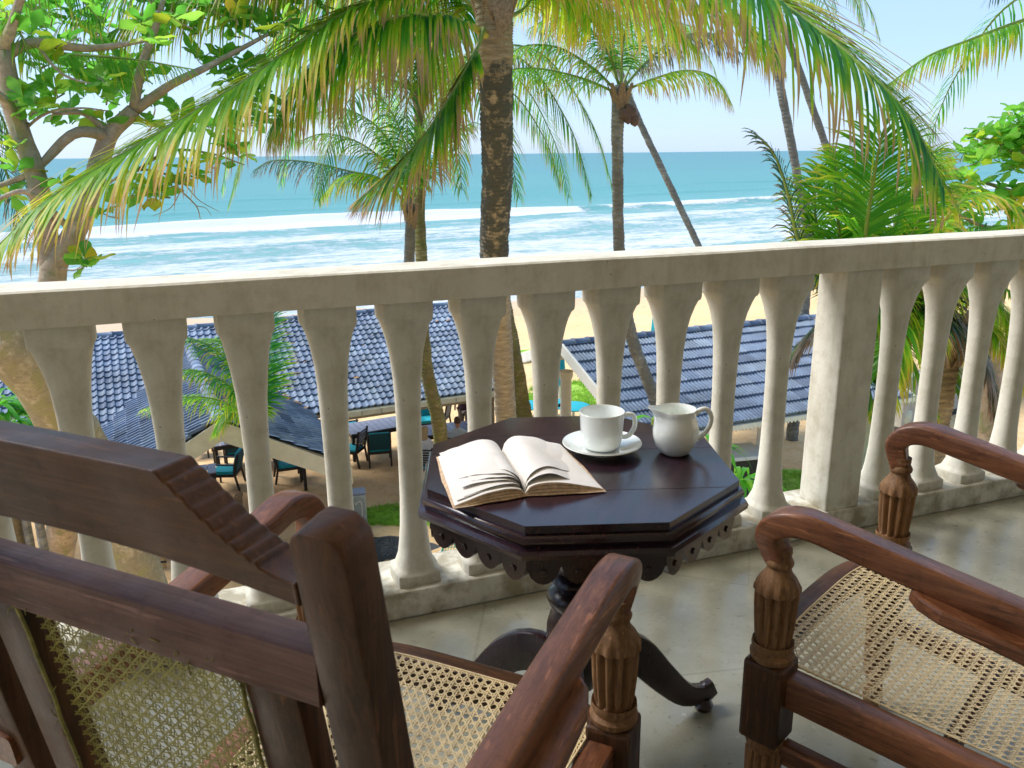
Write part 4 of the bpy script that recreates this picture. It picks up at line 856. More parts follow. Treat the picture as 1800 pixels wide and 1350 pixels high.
frond(p1, px((1094, 150, 14.6), (1130, 70, 15.2), (1175, 40, 15.8), (1230, 50, 16.2)), dry=.1, **fr)

# --- twin small palms left of centre
C3 = at(722, 374, 14.0)
p2 = empty('palm_tree', (at(716, 560, 14.2).x, 14.2, GZ), 0, 'small palm with green crown low over the surf just left of the central trunk', 'palm tree')
trunk(p2, px((722, 350, 14.0), (721, 400, 14.0), (720, 470, 14.1), (724, 600, 14.2))+[Vector((at(716, 560, 14.2).x-.1, 14.3, GZ-.2))], [.07, .085, .09, .095, .13], 'barkgrey', seg=12)
heart(p2, C3-UP*.05, .085, .4)
random.seed(13)
f3 = dict(L=.72, n=72, wid=.026, stem_r=.018, segs=4, tipdry=.7, droop=1.1)
frond(p2, px((718, 370, 14.0), (690, 330, 13.9), (645, 306, 13.8), (600, 312, 13.7), (565, 345, 13.7)), 'frondy', dry=.08, **f3)
frond(p2, px((716, 360, 14.0), (670, 315, 14.1), (610, 300, 14.2), (545, 285, 14.3), (480, 282, 14.3), (445, 300, 14.3)), 'fronddark', dry=.14, **f3)
frond(p2, px((722, 350, 14.0), (726, 290, 14.0), (740, 230, 14.0), (770, 175, 14.0), (800, 150, 14)), dry=0, **f3)
frond(p2, px((718, 350, 14.0), (700, 280, 14.1), (660, 220, 14.2), (600, 190, 14.2), (550, 200, 14.2)), dry=-.02, **f3)
frond(p2, px((716, 350, 14.0), (680, 290, 14.2), (630, 250, 14.3), (570, 235, 14.4), (520, 250, 14.4)), dry=.05, **f3)
frond(p2, px((724, 350, 14.0), (760, 290, 14.2), (790, 240, 14.3), (830, 215, 14.4)), dry=.1, **f3)
frond(p2, px((720, 350, 14.0), (715, 270, 13.9), (690, 200, 13.7), (650, 150, 13.6)), dry=0, **f3)
C4 = at(737, 165, 15.6)
p3 = empty('palm_tree', (at(745, 640, 15.0).x+.9, 15.3, GZ), 0, 'mossy leaning coconut palm whose trunk passes the roof edge left of the central trunk', 'palm tree')
trunk(p3, px((737, 165, 15.6), (738, 300, 15.4), (737, 380, 15.2), (741, 460, 15.0), (742, 560, 15.0), (752, 660, 15.1), (774, 765, 15.6))+[Vector((on(782, 830, GZ).x, 17.2, GZ-.2))], [.09, .10, .10, .11, .12, .125, .145, .18], 'barkmoss', seg=14)
heart(p3, C4, .12, .4)
radial(p3, C4, 15, 3.3, seed=21, lift=(.0, 1.0), nl=70, tipdry=.6, mat='frond')
random.seed(14)
frond(p3, px((737, 160, 15.6), (775, 115, 15.3), (820, 98, 15), (870, 110, 14.8), (905, 150, 14.7)), 'frondy', L=.6, n=46, dry=.05, segs=3)
# --- thin leaning palms
def far_palm(base_px, pts, rad, label, C, seed, n=9, L=2.8, mat='frond', bark='barkgrey'):
    tp = px(*pts); b0 = tp[-1]; g = Vector((b0.x+(b0.x-tp[-2].x)*1.0, b0.y+1.0, gz(b0.x, b0.y+1))) if base_px is None else base_px
    p = empty('palm_tree', g, 0, label, 'palm tree'); trunk(p, tp+[g-UP*.2], [rad*.8]*(len(tp)-1)+[rad, rad*1.3], bark, seg=10, ring=.12); Cc = at(*C); heart(p, Cc, rad*1.1, .4, 5)
    radial(p, Cc, n, L, seed=seed, mat=mat, nl=42, dry=.08, tipdry=.8); return p
far_palm(None, [(1060, 40, 24), (1112, 185, 24), (1165, 300, 24), (1228, 432, 24), (1262, 505, 24)], .115, 'thin pale palm trunk leaning right behind the slender palm', (1060, 40, 24), 31, 9, 3.2)
far_palm(None, [(1345, -40, 20), (1368, 130, 20), (1386, 225, 20), (1403, 320, 20), (1420, 440, 20)], .125, 'grey palm trunk leaning behind the big right frond, left of its thinner neighbour', (1345, -40, 20), 32, 8, 2.6)
far_palm(None, [(1335, -60, 23), (1400, 110, 23), (1432, 200, 23), (1468, 300, 23), (1520, 430, 23)], .12, 'thinner palm trunk leaning further right behind the young palm fronds', (1335, -60, 23), 33, 7, 2.6)
pb = empty('palm_tree', (on(928, 790, GZ).x+.1, 18.6, GZ), 0, 'palm trunk close behind the central trunk, showing only at the right of its foot', 'palm tree')
trunk(pb, px((862, -90, 16), (868, 200, 16.3), (874, 450, 16.8), (898, 600, 17.4), (915, 700, 18))+[Vector((on(928, 790, GZ).x+.1, 18.6, GZ-.2))], [.13, .14, .15, .17, .19, .24], 'barkmoss', seg=12)
heart(pb, at(862, -90, 16), .14); radial(pb, at(862, -90, 16), 9, 3.2, seed=38, nl=50)
# --- palm off the right edge
CR = at(1990, -20, 10)
p6 = empty('palm_tree', (7.4, 10.5, GZ), 0, 'palm standing off the right side, its yellow green frond reaching into the sky', 'palm tree')
trunk(p6, [CR, CR+Vector((.2, .2, -4)), Vector((7.4, 10.5, GZ-.2))], [.11, .12, .17], 'bark'); heart(p6, CR, .15)
random.seed(15)
frond(p6, [CR]+px((1880, 10, 9.8), (1780, 42, 9.6), (1700, 72, 9.4), (1630, 100, 9.3), (1560, 150, 9.2)), 'frondy', L=.65, n=120, dry=.08, tipdry=.9, segs=4, wid=.030)
frond(p6, [CR]+px((1900, -60, 9.6), (1840, -50, 9.4), (1780, -30, 9.2), (1740, -5, 9.1)), 'fronddark', L=.55, n=60, dry=.05, segs=4)
radial(p6, CR, 6, 3.2, seed=36, azs=[-1.2, -.6, 0, .6, 1.2, 1.8], nl=44)
# --- young palm behind the right end of the balustrade
CG = at(1662, 590, 8.3)
p7 = empty('palm_tree', (CG.x, CG.y, GZ), 0, 'young coconut palm with upright fronds crowding the right end of the balustrade', 'palm tree')
trunk(p7, [CG, CG+UP*-1.8, Vector((CG.x, CG.y, GZ-.2))], [.16, .15, .2], 'bark'); heart(p7, CG, .2, .6)
random.seed(16)
yg = dict(n=105, wid=.036, stem_r=.026, segs=4, tipdry=.55)
frond(p7, [CG]+px((1520, 480, 8.0), (1522, 410, 7.9), (1535, 320, 7.8), (1550, 240, 7.7), (1570, 190, 7.7)), 'frondy', L=.85, dry=-.16, droop=.45, **yg)
frond(p7, [CG]+px((1450, 500, 8.2), (1405, 425, 8.2), (1385, 340, 8.2), (1360, 270, 8.2), (1325, 232, 8.2)), 'fronddark', L=.55, dry=.05, droop=.5, **yg)
frond(p7, [CG]+px((1490, 480, 8.5), (1475, 400, 8.5), (1468, 330, 8.5), (1470, 265, 8.5)), 'frondy', L=.65, dry=-.05, droop=.6, **yg)
frond(p7, [CG]+px((1560, 470, 8.6), (1580, 380, 8.6), (1600, 310, 8.6), (1650, 270, 8.6)), 'frondy', L=.7, dry=-.05, droop=.6, **yg)
frond(p7, [CG]+px((1590, 470, 8.6), (1610, 400, 8.7), (1650, 340, 8.7), (1710, 320, 8.7)), 'frondy', L=.62, dry=.05, droop=.7, **yg)
frond(p7, [CG]+px((1610, 480, 8.0), (1645, 410, 7.9), (1690, 355, 7.8), (1750, 345, 7.7), (1800, 385, 7.7)), 'frondy', L=.75, dry=.14, droop=.9, stem=Y, **yg)
for q in (((1470, 490, 8.6), (1440, 420, 8.7), (1432, 350, 8.8), (1440, 290, 8.9)), ((1560, 480, 9), (1600, 400, 9.1), (1625, 330, 9.2), (1640, 265, 9.2)), ((1610, 500, 9), (1680, 440, 9.2), (1740, 400, 9.3), (1800, 400, 9.4)), ((1510, 500, 9), (1500, 430, 9.2), (1500, 360, 9.3), (1510, 300, 9.4))):
    frond(p7, [CG]+px(*q), 'frondy', L=.72, dry=-.03, droop=.6, **yg)
frond(p7, [CG]+px((1500, 500, 8.4), (1440, 430, 8.5), (1415, 370, 8.6)), 'frondy', L=.6, dry=-.05, droop=.6, **yg)
for k, (pth_, mt, dr) in enumerate([([(1540, 520, 8.0), (1520, 580, 7.8), (1525, 660, 7.6), (1540, 740, 7.6)], 'frond', 0), ([(1640, 530, 8.2), (1690, 560, 8.1), (1730, 620, 8.0), (1750, 690, 7.9)], 'fronddark', .25),
        ([(1610, 500, 8.4), (1680, 500, 8.4), (1760, 540, 8.4), (1820, 620, 8.4)], 'frondy', .15), ([(1575, 540, 7.9), (1590, 600, 7.7), (1620, 670, 7.6), (1650, 730, 7.6)], 'frondy', .05),
        ([(1620, 560, 8.6), (1660, 620, 8.7), (1680, 690, 8.8)], 'frond', .1), ([(1530, 560, 8.7), (1470, 560, 8.9), (1420, 590, 9.0), (1380, 640, 9.0)], 'fronddark', .3), ([(1560, 520, 8.6), (1600, 470, 9), (1700, 470, 9.4), (1790, 520, 9.6)], 'frond', 0)]):
    frond(p7, [CG]+px(*pth_), mt, L=.62, dry=dr, droop=.9, **yg)
for k, q in enumerate([((1560, 500, 9), (1530, 520, 9.3), (1500, 580, 9.5), (1490, 640, 9.6)), ((1620, 520, 9), (1690, 500, 9.4), (1750, 540, 9.8), (1800, 600, 10)), ((1600, 560, 9), (1640, 560, 9.4), (1690, 600, 9.8), (1730, 660, 10)),
        ((1590, 560, 7.8), (1560, 600, 7.6), (1545, 650, 7.5), (1550, 720, 7.5)), ((1630, 540, 8), (1700, 590, 7.9), (1740, 660, 7.8), (1760, 730, 7.8)), ((1600, 500, 8.8), (1650, 450, 9), (1720, 440, 9.2), (1800, 480, 9.4)), ((1640, 560, 8.4), (1720, 560, 8.4), (1790, 620, 8.4), (1850, 700, 8.5))]):
    frond(p7, [CG]+px(*q), ['frond', 'frondy', 'frondy', 'frondy', 'fronddark', 'frond', 'frondy'][k], L=.68, dry=(0, .0, .05, .0, .3, .1, .15)[k], droop=.9, **yg)
# --- small palm between the roofs
CS = at(458, 745, 12.3)
p8 = empty('palm_tree', (at(466, 850, 12.4).x, 12.6, GZ), 0, 'small bright green palm growing through the gap beside the porch gable', 'palm tree')
MB().tube([CS, at(464, 800, 12.3), at(468, 850, 12.4), Vector((at(468, 850, 12.4).x, 12.6, GZ-.1))], [.07, .09, .10, .12], 10).build('trunk', M['greenstem'], p8, fix=True)
random.seed(17)
sp = dict(L=.55, n=90, wid=.026, stem_r=.016, segs=4, start=.1)
frond(p8, [CS]+px((468, 700, 12.2), (471, 640, 12.2), (474, 580, 12.1), (484, 530, 12.1)), dry=-.08, droop=.25, tipdry=.5, upv=(0, -1, .3), **sp)
frond(p8, [CS]+px((430, 705, 12.0), (395, 672, 11.9), (350, 652, 11.8), (310, 650, 11.7)), 'frond', dry=.02, droop=1.1, tipdry=.4, **sp)
frond(p8, [CS]+px((435, 680, 12.4), (400, 635, 12.4), (365, 605, 12.4), (320, 590, 12.4)), 'frond', dry=-.04, droop=.9, tipdry=.3, **sp)
frond(p8, [CS]+px((450, 660, 12.5), (425, 620, 12.6), (390, 600, 12.6), (362, 595, 12.7)), 'frondy', dry=-.08, droop=.5, tipdry=.1, **sp)
frond(p8, [CS]+px((440, 715, 12.0), (415, 715, 11.9), (390, 735, 11.8), (375, 760, 11.8)), 'frondy', dry=-.05, droop=.8, tipdry=.3, **sp)
frond(p8, [CS]+px((420, 720, 11.6), (370, 700, 11.3), (310, 700, 11.1), (250, 720, 11)), 'frondy', dry=-.02, droop=.8, tipdry=.2, **sp)
# --- palms off the left edge
CL = at(-170, 60, 9.0)
p9 = empty('palm_tree', (CL.x-.4, CL.y+1, GZ), 0, 'palm standing off the left side, its pale fronds reaching across the almond tree', 'palm tree')
trunk(p9, [CL, CL+Vector((-.2, .4, -4)), Vector((CL.x-.4, CL.y+1, GZ-.2))], [.12, .13, .18], 'bark'); heart(p9, CL, .15)
random.seed(18)
frond(p9, [CL]+px((-60, 60, 8.6), (40, 88, 8.3), (130, 96, 8.2), (230, 104, 8.1), (340, 122, 8.0)), 'frondy', L=.62, n=80, dry=-.06, droop=1.2, tipdry=.2, segs=4)
frond(p9, [CL]+px((-100, 20, 8.4), (-20, 10, 8.0), (30, 50, 7.7), (60, 120, 7.5)), 'frondy', L=.6, n=60, dry=-.06, droop=.9, tipdry=.3)
frond(p9, [CL]+px((-80, -40, 8.4), (20, -60, 8.2), (110, -30, 8.0), (180, 40, 7.9)), 'frond', L=.8, n=60, dry=.0, droop=1.1, tipdry=.5)
frond(p9, [CL]+px((-110, 130, 8.6), (-50, 190, 8.4), (10, 300, 8.2), (40, 420, 8.2)), 'fronddark', L=.6, n=60, dry=.15, droop=.9, tipdry=.9)
frond(p9, [CL]+px((-120, 100, 8.9), (-60, 130, 8.9), (0, 200, 8.8), (25, 280, 8.8)), 'frond', L=.5, n=50, dry=.0, droop=1.0)

# ================================================================== broad leaved trees
def leaf_mesh(L=.24, W=.13, name='leaf', cup=.02):
    b = MB(); N_ = 6
    for i in range(N_+1):
        u = i/N_; w_ = W*(math.sin(math.pi*min(1, u**1.15))**.75)*(.55+.75*u if u < .75 else 1.1)*.5 if 0 < u < 1 else .004
        z = .10*L*math.sin(u*2.6)-cup*u*u*2+.012*math.sin(u*9+W*40); w_ *= 1+.10*math.sin(u*11+L*50)
        b.v += [(-w_, u*L, z+cup*.8), (0, u*L, z), (w_, u*L, z+cup*.8)]
    b.f = [(3*i+j, 3*i+j+1, 3*i+j+4, 3*i+j+3) for i in range(N_) for j in (0, 1)]; b.c = [(0, 0, 0, 1)]*len(b.v); return b
LB = [leaf_mesh(.25, .15), leaf_mesh(.21, .14, cup=.03), leaf_mesh(.28, .15, cup=-.02)]; LM = [b.mesh('leaf', M['almond'], True) for b in LB]
def rosettes(parent, centres, n=(7, 11), size=1.0, cap=300, mat='almond', stub=None):
    pl = Matrix.Translation(parent.matrix_basis.translation).inverted(); items = []
    tw = MB()
    for C in centres:
        b0 = C+Vector((random.uniform(-.12, .12), random.uniform(0, .2), random.uniform(-.12, .08))); tw.tube([b0, b0.lerp(C, .5)+Vector((random.uniform(-.04, .04),)*3), C], [.009, .006, .005], 5, up=Vector((0, 1, 0)))
        tilt = Matrix.Rotation(random.uniform(-.6, .6), 4, 'X') @ Matrix.Rotation(random.uniform(-.6, .6), 4, 'Y'); k = random.randint(*n); a0 = random.uniform(0, 6.28)
        for i in range(k):
            s = size*random.uniform(.6, 1.15); T = Matrix.Translation(C) @ tilt @ Matrix.Rotation(a0+i*2.4, 4, 'Z') @ Matrix.Rotation(random.uniform(-.25, .75), 4, 'X') @ Matrix.Translation((0, .02, 0)) @ Matrix.Rotation(random.uniform(-.5, .5), 4, 'Y') @ Matrix.Scale(s, 4)
            items.append(((C-Vector((0, 0, EYE))).length, T))
    inv = lambda T: (lambda q: 0 if -30 < q[0] < 1830 and -60 < q[1] < 520 else 1)(pix(T.translation))
    items.sort(key=lambda q: (inv(q[1]), q[0])); st = MB()
    for i, (d, T) in enumerate(items):
        if i < cap: link('leaf', LM[i % 3], parent, pl @ T)
        else: lb = LB[i % 3]; st.add([T @ Vector(v) for v in lb.v], lb.f)
    tw.build('twig', M['barkalm'], parent, fix=True)['kind'] = 'stuff'
    if st.v: tag(st.build('foliage', M['almond'], parent, fix=True), kind='stuff')
def limb(parent, pts, rads, name='branch', mat='barkalm', seg=12, n=20):
    P = crv(pts, n); m = len(P)-1; rr = []
    for i in range(m+1):
        k = i/m*(len(rads)-1); a = int(min(k, len(rads)-2)); rr.append((rads[a]+(rads[a+1]-rads[a])*(k-a))*(1+.06*mnoise.noise(Vector((i*.7, 2, 8)))))
    b = MB().tube(P, rr, seg, up=Vector((0, 1, 0)))
    for i, v in enumerate(b.v): v = Vector(v); d = mnoise.noise(v*3.3)*.03*min(1, rads[0]/.12)+mnoise.noise(v*11)*.008*min(1, rads[0]/.08); b.v[i] = (v.x+d, v.y+d, v.z+d*.3)
    return b.build(name, M[mat], parent, fix=True, angle=180)
al = empty('almond_tree', (on(215, 985, GZ).x, 11.6, GZ), 0, 'large sea almond tree on the left with mossy curved trunks and broad round leaves', 'tree')
limb(al, px((5, 90, 7.6), (25, 200, 7.6), (58, 290, 7.6), (76, 370, 7.6), (92, 500, 7.6)), [.075, .085, .09, .09, .085], 'trunk')
limb(al, px((235, 195, 8.2), (190, 240, 8.1), (165, 320, 7.9), (135, 400, 7.7), (98, 465, 7.6), (94, 520, 7.6), (104, 640, 7.9), (130, 780, 8.8))+[Vector((on(212, 985, GZ).x, 11.6, GZ-.2))], [.07, .085, .095, .10, .115, .14, .15, .24], 'trunk', n=34)
l2 = empty('leaning_tree', (at(260, 900, 10).x, 10.5, GZ), 0, 'thick lichen covered tree trunk leaning across the left edge below the handrail', 'tree')
limb(l2, px((-260, 380, 6.6), (-120, 500, 6.8), (0, 590, 7.1), (52, 650, 7.4), (105, 730, 7.9), (170, 830, 9))+[Vector((at(260, 900, 10).x, 10.5, GZ-.2))], [.16, .20, .235, .24, .24, .25, .30], 'trunk', 'barklean', n=30)
br = [([(45, 250, 7.6), (20, 190, 7.4), (-20, 150, 7.2)], .07), ([(5, 100, 7.6), (60, 75, 7.7), (160, 85, 7.9), (260, 70, 8.1)], .065), ([(190, 240, 8.1), (130, 235, 7.8), (60, 300, 7.6), (-10, 330, 7.5)], .07),
      ([(190, 240, 8.1), (150, 200, 8.0), (95, 200, 7.9)], .045), ([(235, 195, 8.2), (300, 150, 8.3), (380, 110, 8.5), (470, 60, 8.7)], .06), ([(235, 195, 8.2), (250, 110, 8.2), (280, 30, 8.3), (300, -60, 8.4)], .06),
      ([(180, 330, 7.9), (230, 300, 7.6), (290, 305, 7.5), (318, 335, 7.5), (345, 362, 7.5), (352, 385, 7.5)], .014), ([(290, 305, 7.5), (322, 322, 7.5), (350, 352, 7.4), (385, 372, 7.4)], .008), ([(318, 335, 7.5), (300, 365, 7.5), (268, 380, 7.5)], .006), ([(262, 302, 7.5), (268, 340, 7.5), (245, 372, 7.5)], .006), ([(345, 362, 7.5), (362, 366, 7.5), (372, 380, 7.5)], .005), ([(240, 300, 7.6), (300, 265, 7.6), (370, 270, 7.6), (430, 290, 7.7)], .018),
      ([(5, 90, 7.6), (30, 20, 7.5), (60, -60, 7.4)], .07), ([(130, 410, 7.7), (60, 345, 7.4), (20, 340, 7.3), (-30, 370, 7.2)], .04), ([(98, 470, 7.55), (130, 475, 7.45), (150, 462, 7.4)], .010), ([(30, 240, 7.6), (80, 200, 7.6), (140, 190, 7.7), (190, 195, 7.9)], .018), ([(60, 75, 7.7), (110, 130, 7.7), (170, 150, 7.8)], .02)]
for pts, r in br: limb(al, px(*pts), [r*.85, r*.6, r*.28], 'branch', seg=8, n=14)
random.seed(41); cen = []
def region(x0, x1, y0, y1, d0, d1, n, out):
    for _ in range(n): out.append(at(random.uniform(x0, x1), random.uniform(y0, y1), random.uniform(d0, d1)))
region(0, 560, -60, 60, 8.4, 9.8, 50, cen); region(120, 520, 40, 130, 8.6, 9.8, 24, cen); region(100, 200, 120, 215, 7.8, 8.6, 9, cen); region(30, 100, 140, 220, 7.4, 8.0, 6, cen)
region(320, 470, 90, 230, 8.6, 9.4, 16, cen); region(0, 330, -40, 80, 7.6, 8.6, 22, cen); region(40, 240, 100, 240, 7.5, 8.4, 8, cen); region(215, 320, 130, 250, 8.2, 9, 7, cen); region(-150, 30, -60, 120, 7, 9, 12, cen)
for p in ((30, 300), (15, 345), (330, 300), (345, 312), (262, 330), (280, 350), (180, 375), (148, 455), (152, 470), (395, 262), (420, 275), (385, 285), (230, 340), (20, 260), (110, 320), (300, 330)): cen.append(at(p[0], p[1], 7.5))
rosettes(al, cen, (5, 8), .85)
rt = empty('almond_tree', (6.6, 10.8, GZ), 0, 'broad leaved tree with bright green leaves at the right edge above the balustrade', 'tree')
limb(rt, [Vector((6.6, 10.8, GZ-.2)), Vector((6.5, 10.6, -3)), Vector((6.1, 10.3, -.5))]+px((1830, 330, 10), (1790, 250, 10)), [.2, .16, .12, .08, .03], 'trunk')
for pts in ([(1840, 360, 10), (1760, 330, 9.9), (1690, 310, 9.8)], [(1835, 330, 10), (1770, 260, 10), (1720, 240, 10)], [(1830, 400, 10), (1740, 400, 9.9), (1670, 370, 9.8)]): limb(rt, px(*pts), [.04, .025, .01], 'branch', seg=7, n=10)
random.seed(42); cen = []
region(1690, 1830, 225, 430, 9.4, 10.6, 52, cen); region(1650, 1700, 290, 420, 9.4, 10.2, 14, cen); region(1780, 1830, 180, 240, 9.6, 10.2, 8, cen); region(1830, 2100, 150, 450, 9.5, 11, 40, cen)
rosettes(rt, cen, (7, 10), .82)

# strap leaved plants
def strap_plant(C, n, L, label, spread=1.0, w_=.05, up=.8):
    t = empty('garden_plant', C, 0, label, 'plant')
    for k in range(n):
        a = random.uniform(0, 6.283); l = L*random.uniform(.6, 1.1); d = Vector((math.cos(a), math.sin(a), 0)); p = []
        e = random.uniform(.3, 1)*up; pos = Vector((0, 0, 0))+d*.03; dr = (d*spread+UP*(e*2)).normalized()
        b = MB(); N_ = 6
        for i in range(N_+1):
            u = i/N_; ww = w_*(.45+1.1*u if u < .45 else 1.9*(1-u)**.8*.75)*.6+.001; sd_ = d.cross(UP)
            b.v += [pos-sd_*ww+UP*ww*.25, pos, pos+sd_*ww+UP*ww*.25]; dr = (dr-UP*.34).normalized(); pos = pos+dr*l/N_
        b.v = [tuple(v) for v in b.v]; b.c = [(0, 0, 0, 1)]*len(b.v); b.f = [(3*i+j, 3*i+j+1, 3*i+j+4, 3*i+j+3) for i in range(N_) for j in (0, 1)]
        b.build('leaf', M['lush'], t)
    return t
random.seed(51)
C = at(1300, 845, 6.5); t = strap_plant(C, 30, .42, 'bright green long leaved plant showing between the balusters beside the octagonal table', 1, .045)
MB().tube([(0, 0, 0), (0, .02, -.9), (0, .05, GZ-C.z)], [.02, .03, .04], 7).build('stem', M['greenstem'], t)
C = at(1255, 790, 6.4); t = strap_plant(C, 18, .36, 'green leaved shoot behind the handle of the white milk jug', 1, .045); MB().tube([(0, 0, 0), (0, .02, -.9), (0, .05, GZ-C.z)], [.02, .03, .04], 7).build('stem', M['greenstem'], t)
C = at(1148, 735, 6.6); t = strap_plant(C, 7, .30, 'single pale green shoot rising above the spout of the milk jug', 1, .04); MB().tube([(0, 0, 0), (0, .02, -.9), (0, .05, GZ-C.z)], [.015, .025, .04], 7).build('stem', M['greenstem'], t)
for k, (x, y, d) in enumerate(((10, 720, 9.6), (38, 745, 9.2), (-15, 690, 9.9))):
    C = at(x, y, d); C.z = C.z-.2; t = strap_plant(C, 46, .85, ['lush strap leaved plant at the left edge below the handrail', 'strap leaved plant beside the mossy almond trunk', 'strap leaved plant partly outside the left edge of the view'][k], 1, .06); MB().tube([(0, 0, 0), (0, .0, GZ-C.z)], [.05, .06], 7).build('stem', M['barkgrey'], t)

# ================================================================== octagonal table
TC = Vector((.129, 1.563, 0)); TR = .319; TA = -1.9219; TZ = .70
tab = empty('octagonal_table', TC, TA-R(22.5)+R(22.5), 'dark polished octagonal pedestal table with scalloped apron standing by the balustrade', 'table')
octp = lambda r, off=0: [(r*math.cos(math.pi/4*i+off), r*math.sin(math.pi/4*i+off)) for i in range(8)]
def clip(poly, nx, ny, c):   # keep nx*x+ny*y <= c
    out = []
    for i, p in enumerate(poly):
        q = poly[(i+1) % len(poly)]; a, b = nx*p[0]+ny*p[1]-c, nx*q[0]+ny*q[1]-c
        if a <= 0: out.append(p)
        if a*b < 0: t = a/(a-b); out.append((p[0]+(q[0]-p[0])*t, p[1]+(q[1]-p[1])*t))
    return out
ea = R(22.5); nx, ny = math.cos(ea), math.sin(ea)   # planks parallel to the edge that faces the camera
ap = TR*math.cos(R(22.5)); cuts = [-ap-.01, -.165, -.062, .045, .152, ap+.01]
for k in range(5):
    p = clip(clip(octp(TR), nx, ny, cuts[k+1]-.0002), -nx, -ny, -cuts[k]-.0002)
    MB().prism(p, TZ-.016, TZ+random.uniform(-.0003, .0003)).build('plank', M['ebony'], tab, False, bevel=.0005)
prof = [(TR+.000, TZ-.0165), (TR+.006, TZ-.0165), (TR+.010, TZ-.020), (TR+.011, TZ-.028), (TR+.007, TZ-.034), (TR+.006, TZ-.037), (TR+.016, TZ-.040), (TR+.020, TZ-.047), (TR+.018, TZ-.055), (TR+.010, TZ-.059), (TR-.03, TZ-.059), (TR-.03, TZ-.0165)]
b = MB()
for r, z in prof: b.v += [(x, y, z) for x, y in octp(r)]
n_ = len(prof); b.c = [(0, 0, 0, 1)]*len(b.v); b.f = [(k*8+i, k*8+(i+1) % 8, ((k+1) % n_)*8+(i+1) % 8, ((k+1) % n_)*8+i) for k in range(n_) for i in range(8)]
b.build('edge_moulding', M['ebony'], tab, True, angle=40)
for i in range(8):   # scalloped apron boards with drilled holes
    P0, P1 = (Vector((*octp(TR-.004)[j % 8], 0)) for j in (i, i+1)); D = (P1-P0).normalized(); Nn = Vector((D.y, -D.x, 0)); L = (P1-P0).length; top = TZ-.060; pts = []
    ns = 4
    for s in range(ns):
        for j in range(9):
            u = j/8; x = L*(s+u)/ns; z = top-.018-.034*math.sin(math.pi*min(max(u, 0), 1))**.55; pts.append((x, z))
    m = len(pts); b = MB(); F_ = [P0+D*x+Nn*0+UP*z for x, z in pts]; T_ = [P0+D*x+UP*top for x, z in pts]; k_ = Nn*.016
    b.add(F_+T_+[v-k_ for v in F_]+[v-k_ for v in T_], [(j, j+1, m+j+1, m+j) for j in range(m-1)]+[(2*m+j+1, 2*m+j, 3*m+j, 3*m+j+1) for j in range(m-1)]+[(j+1, j, 2*m+j, 2*m+j+1) for j in range(m-1)])
    a_ = b.build('apron', M['ebonyz'], tab, False)
    for s in range(ns):
        c = P0+D*(L*(s+.5)/ns)+UP*(top-.030)+Nn*.0015
        h = MB(); h.lathe([(.0035, 0), (.0055, 0), (.0065, .0018), (.0055, .003)], 12, Matrix.Translation(c-Nn*.001) @ Nn.to_track_quat('Z', 'Y').to_matrix().to_4x4()); h.build('carved_ring', M['ebonyz'], a_)
sc_ = MB(); sc_.lathe([(.10, .645), (.10, .62), (.055, .615), (.045, .60), (.062, .585), (.068, .565), (.066, .535), (.052, .50), (.040, .47), (.036, .455), (.048, .447), (.052, .437), (.045, .427), (.040, .42), (.056, .41), (.060, .395), (.055, .380), (.047, .372), (.052, .36), (.060, .33), (.062, .28), (.058, .22), (.05, .19), (.02, .18)], 40).build('pedestal', M['ebonyz'], tab, angle=50)
for k, az in enumerate((25, 152, 268)):
    d = Vector((math.cos(R(az)-TA), math.sin(R(az)-TA), 0)); p = crv([d*.04+UP*.215, d*.10+UP*.235, d*.165+UP*.205, d*.235+UP*.125, d*.30+UP*.060, d*.355+UP*.045, d*.385+UP*.055], 22)
    secs = [rsec(.030-.006*i/22, (.080*(1-i/22)**1.1+.034+(.010 if i > 18 else 0)), .25) for i in range(23)]
    lg = MB().sweep(p, secs).build('leg', M['ebonyz'], tab, bevel=0)
    MB().lathe([(.02, 0), (.024, .012), (.016, .03)], 14, Matrix.Translation(d*.36)).build('foot', M['ebonyz'], lg)

# cup, saucer, jug, book
S0 = on(1058, 783, TZ+.012)
sa = MB().lathe([(.001, .004), (.036, .004), (.038, 0), (.042, 0), (.044, .004), (.060, .0085), (.080, .017), (.0825, .019), (.0815, .0205), (.070, .016), (.050, .0095), (.033, .0075), (.031, .0065), (.001, .0065)], 64, caps=False).build('saucer', M['porcelain'], None, angle=60)
sa.location = (S0.x, S0.y, TZ+.0005); tag(sa, 'white saucer under the straight sided white cup', 'saucer')
cup = empty('coffee_cup', (S0.x-.001, S0.y, TZ+.0085), R(8), 'straight sided white porcelain cup with square handle standing on a saucer', 'cup')
MB().lathe([(.001, 0), (.028, 0), (.030, -.001), (.034, .001), (.040, .008), (.0425, .020), (.0445, .045), (.0465, .075), (.0470, .078), (.0460, .079), (.0448, .077), (.0425, .045), (.0405, .022), (.036, .010), (.02, .006), (.001, .006)], 64, caps=False).build('body', M['porcelain'], cup, angle=60)
MB().tube(crv([(.044, 0, .066), (.055, 0, .069), (.066, 0, .066), (.0705, 0, .054), (.069, 0, .038), (.060, 0, .024), (.050, 0, .020), (.0405, 0, .021)], 30), .0052, 12, up=Vector((0, 1, 0))).build('handle', M['porcelain'], cup)
J0 = on(1190, 803, TZ); jug = empty('milk_jug', (J0.x, J0.y+.024, TZ+.0005), R(6), 'round bellied white porcelain milk jug with pouring lip at the right of the table', 'jug')
b = MB(); seg = 64; pr_ = [(.001, .002), (.022, .002), (.027, 0), (.032, .004), (.041, .018), (.0465, .036), (.047, .050), (.044, .066), (.0395, .078), (.0385, .086), (.0405, .094), (.0395, .0955), (.0372, .092), (.0355, .084), (.0365, .076), (.041, .062), (.044, .045), (.040, .022), (.030, .008), (.001, .006)]
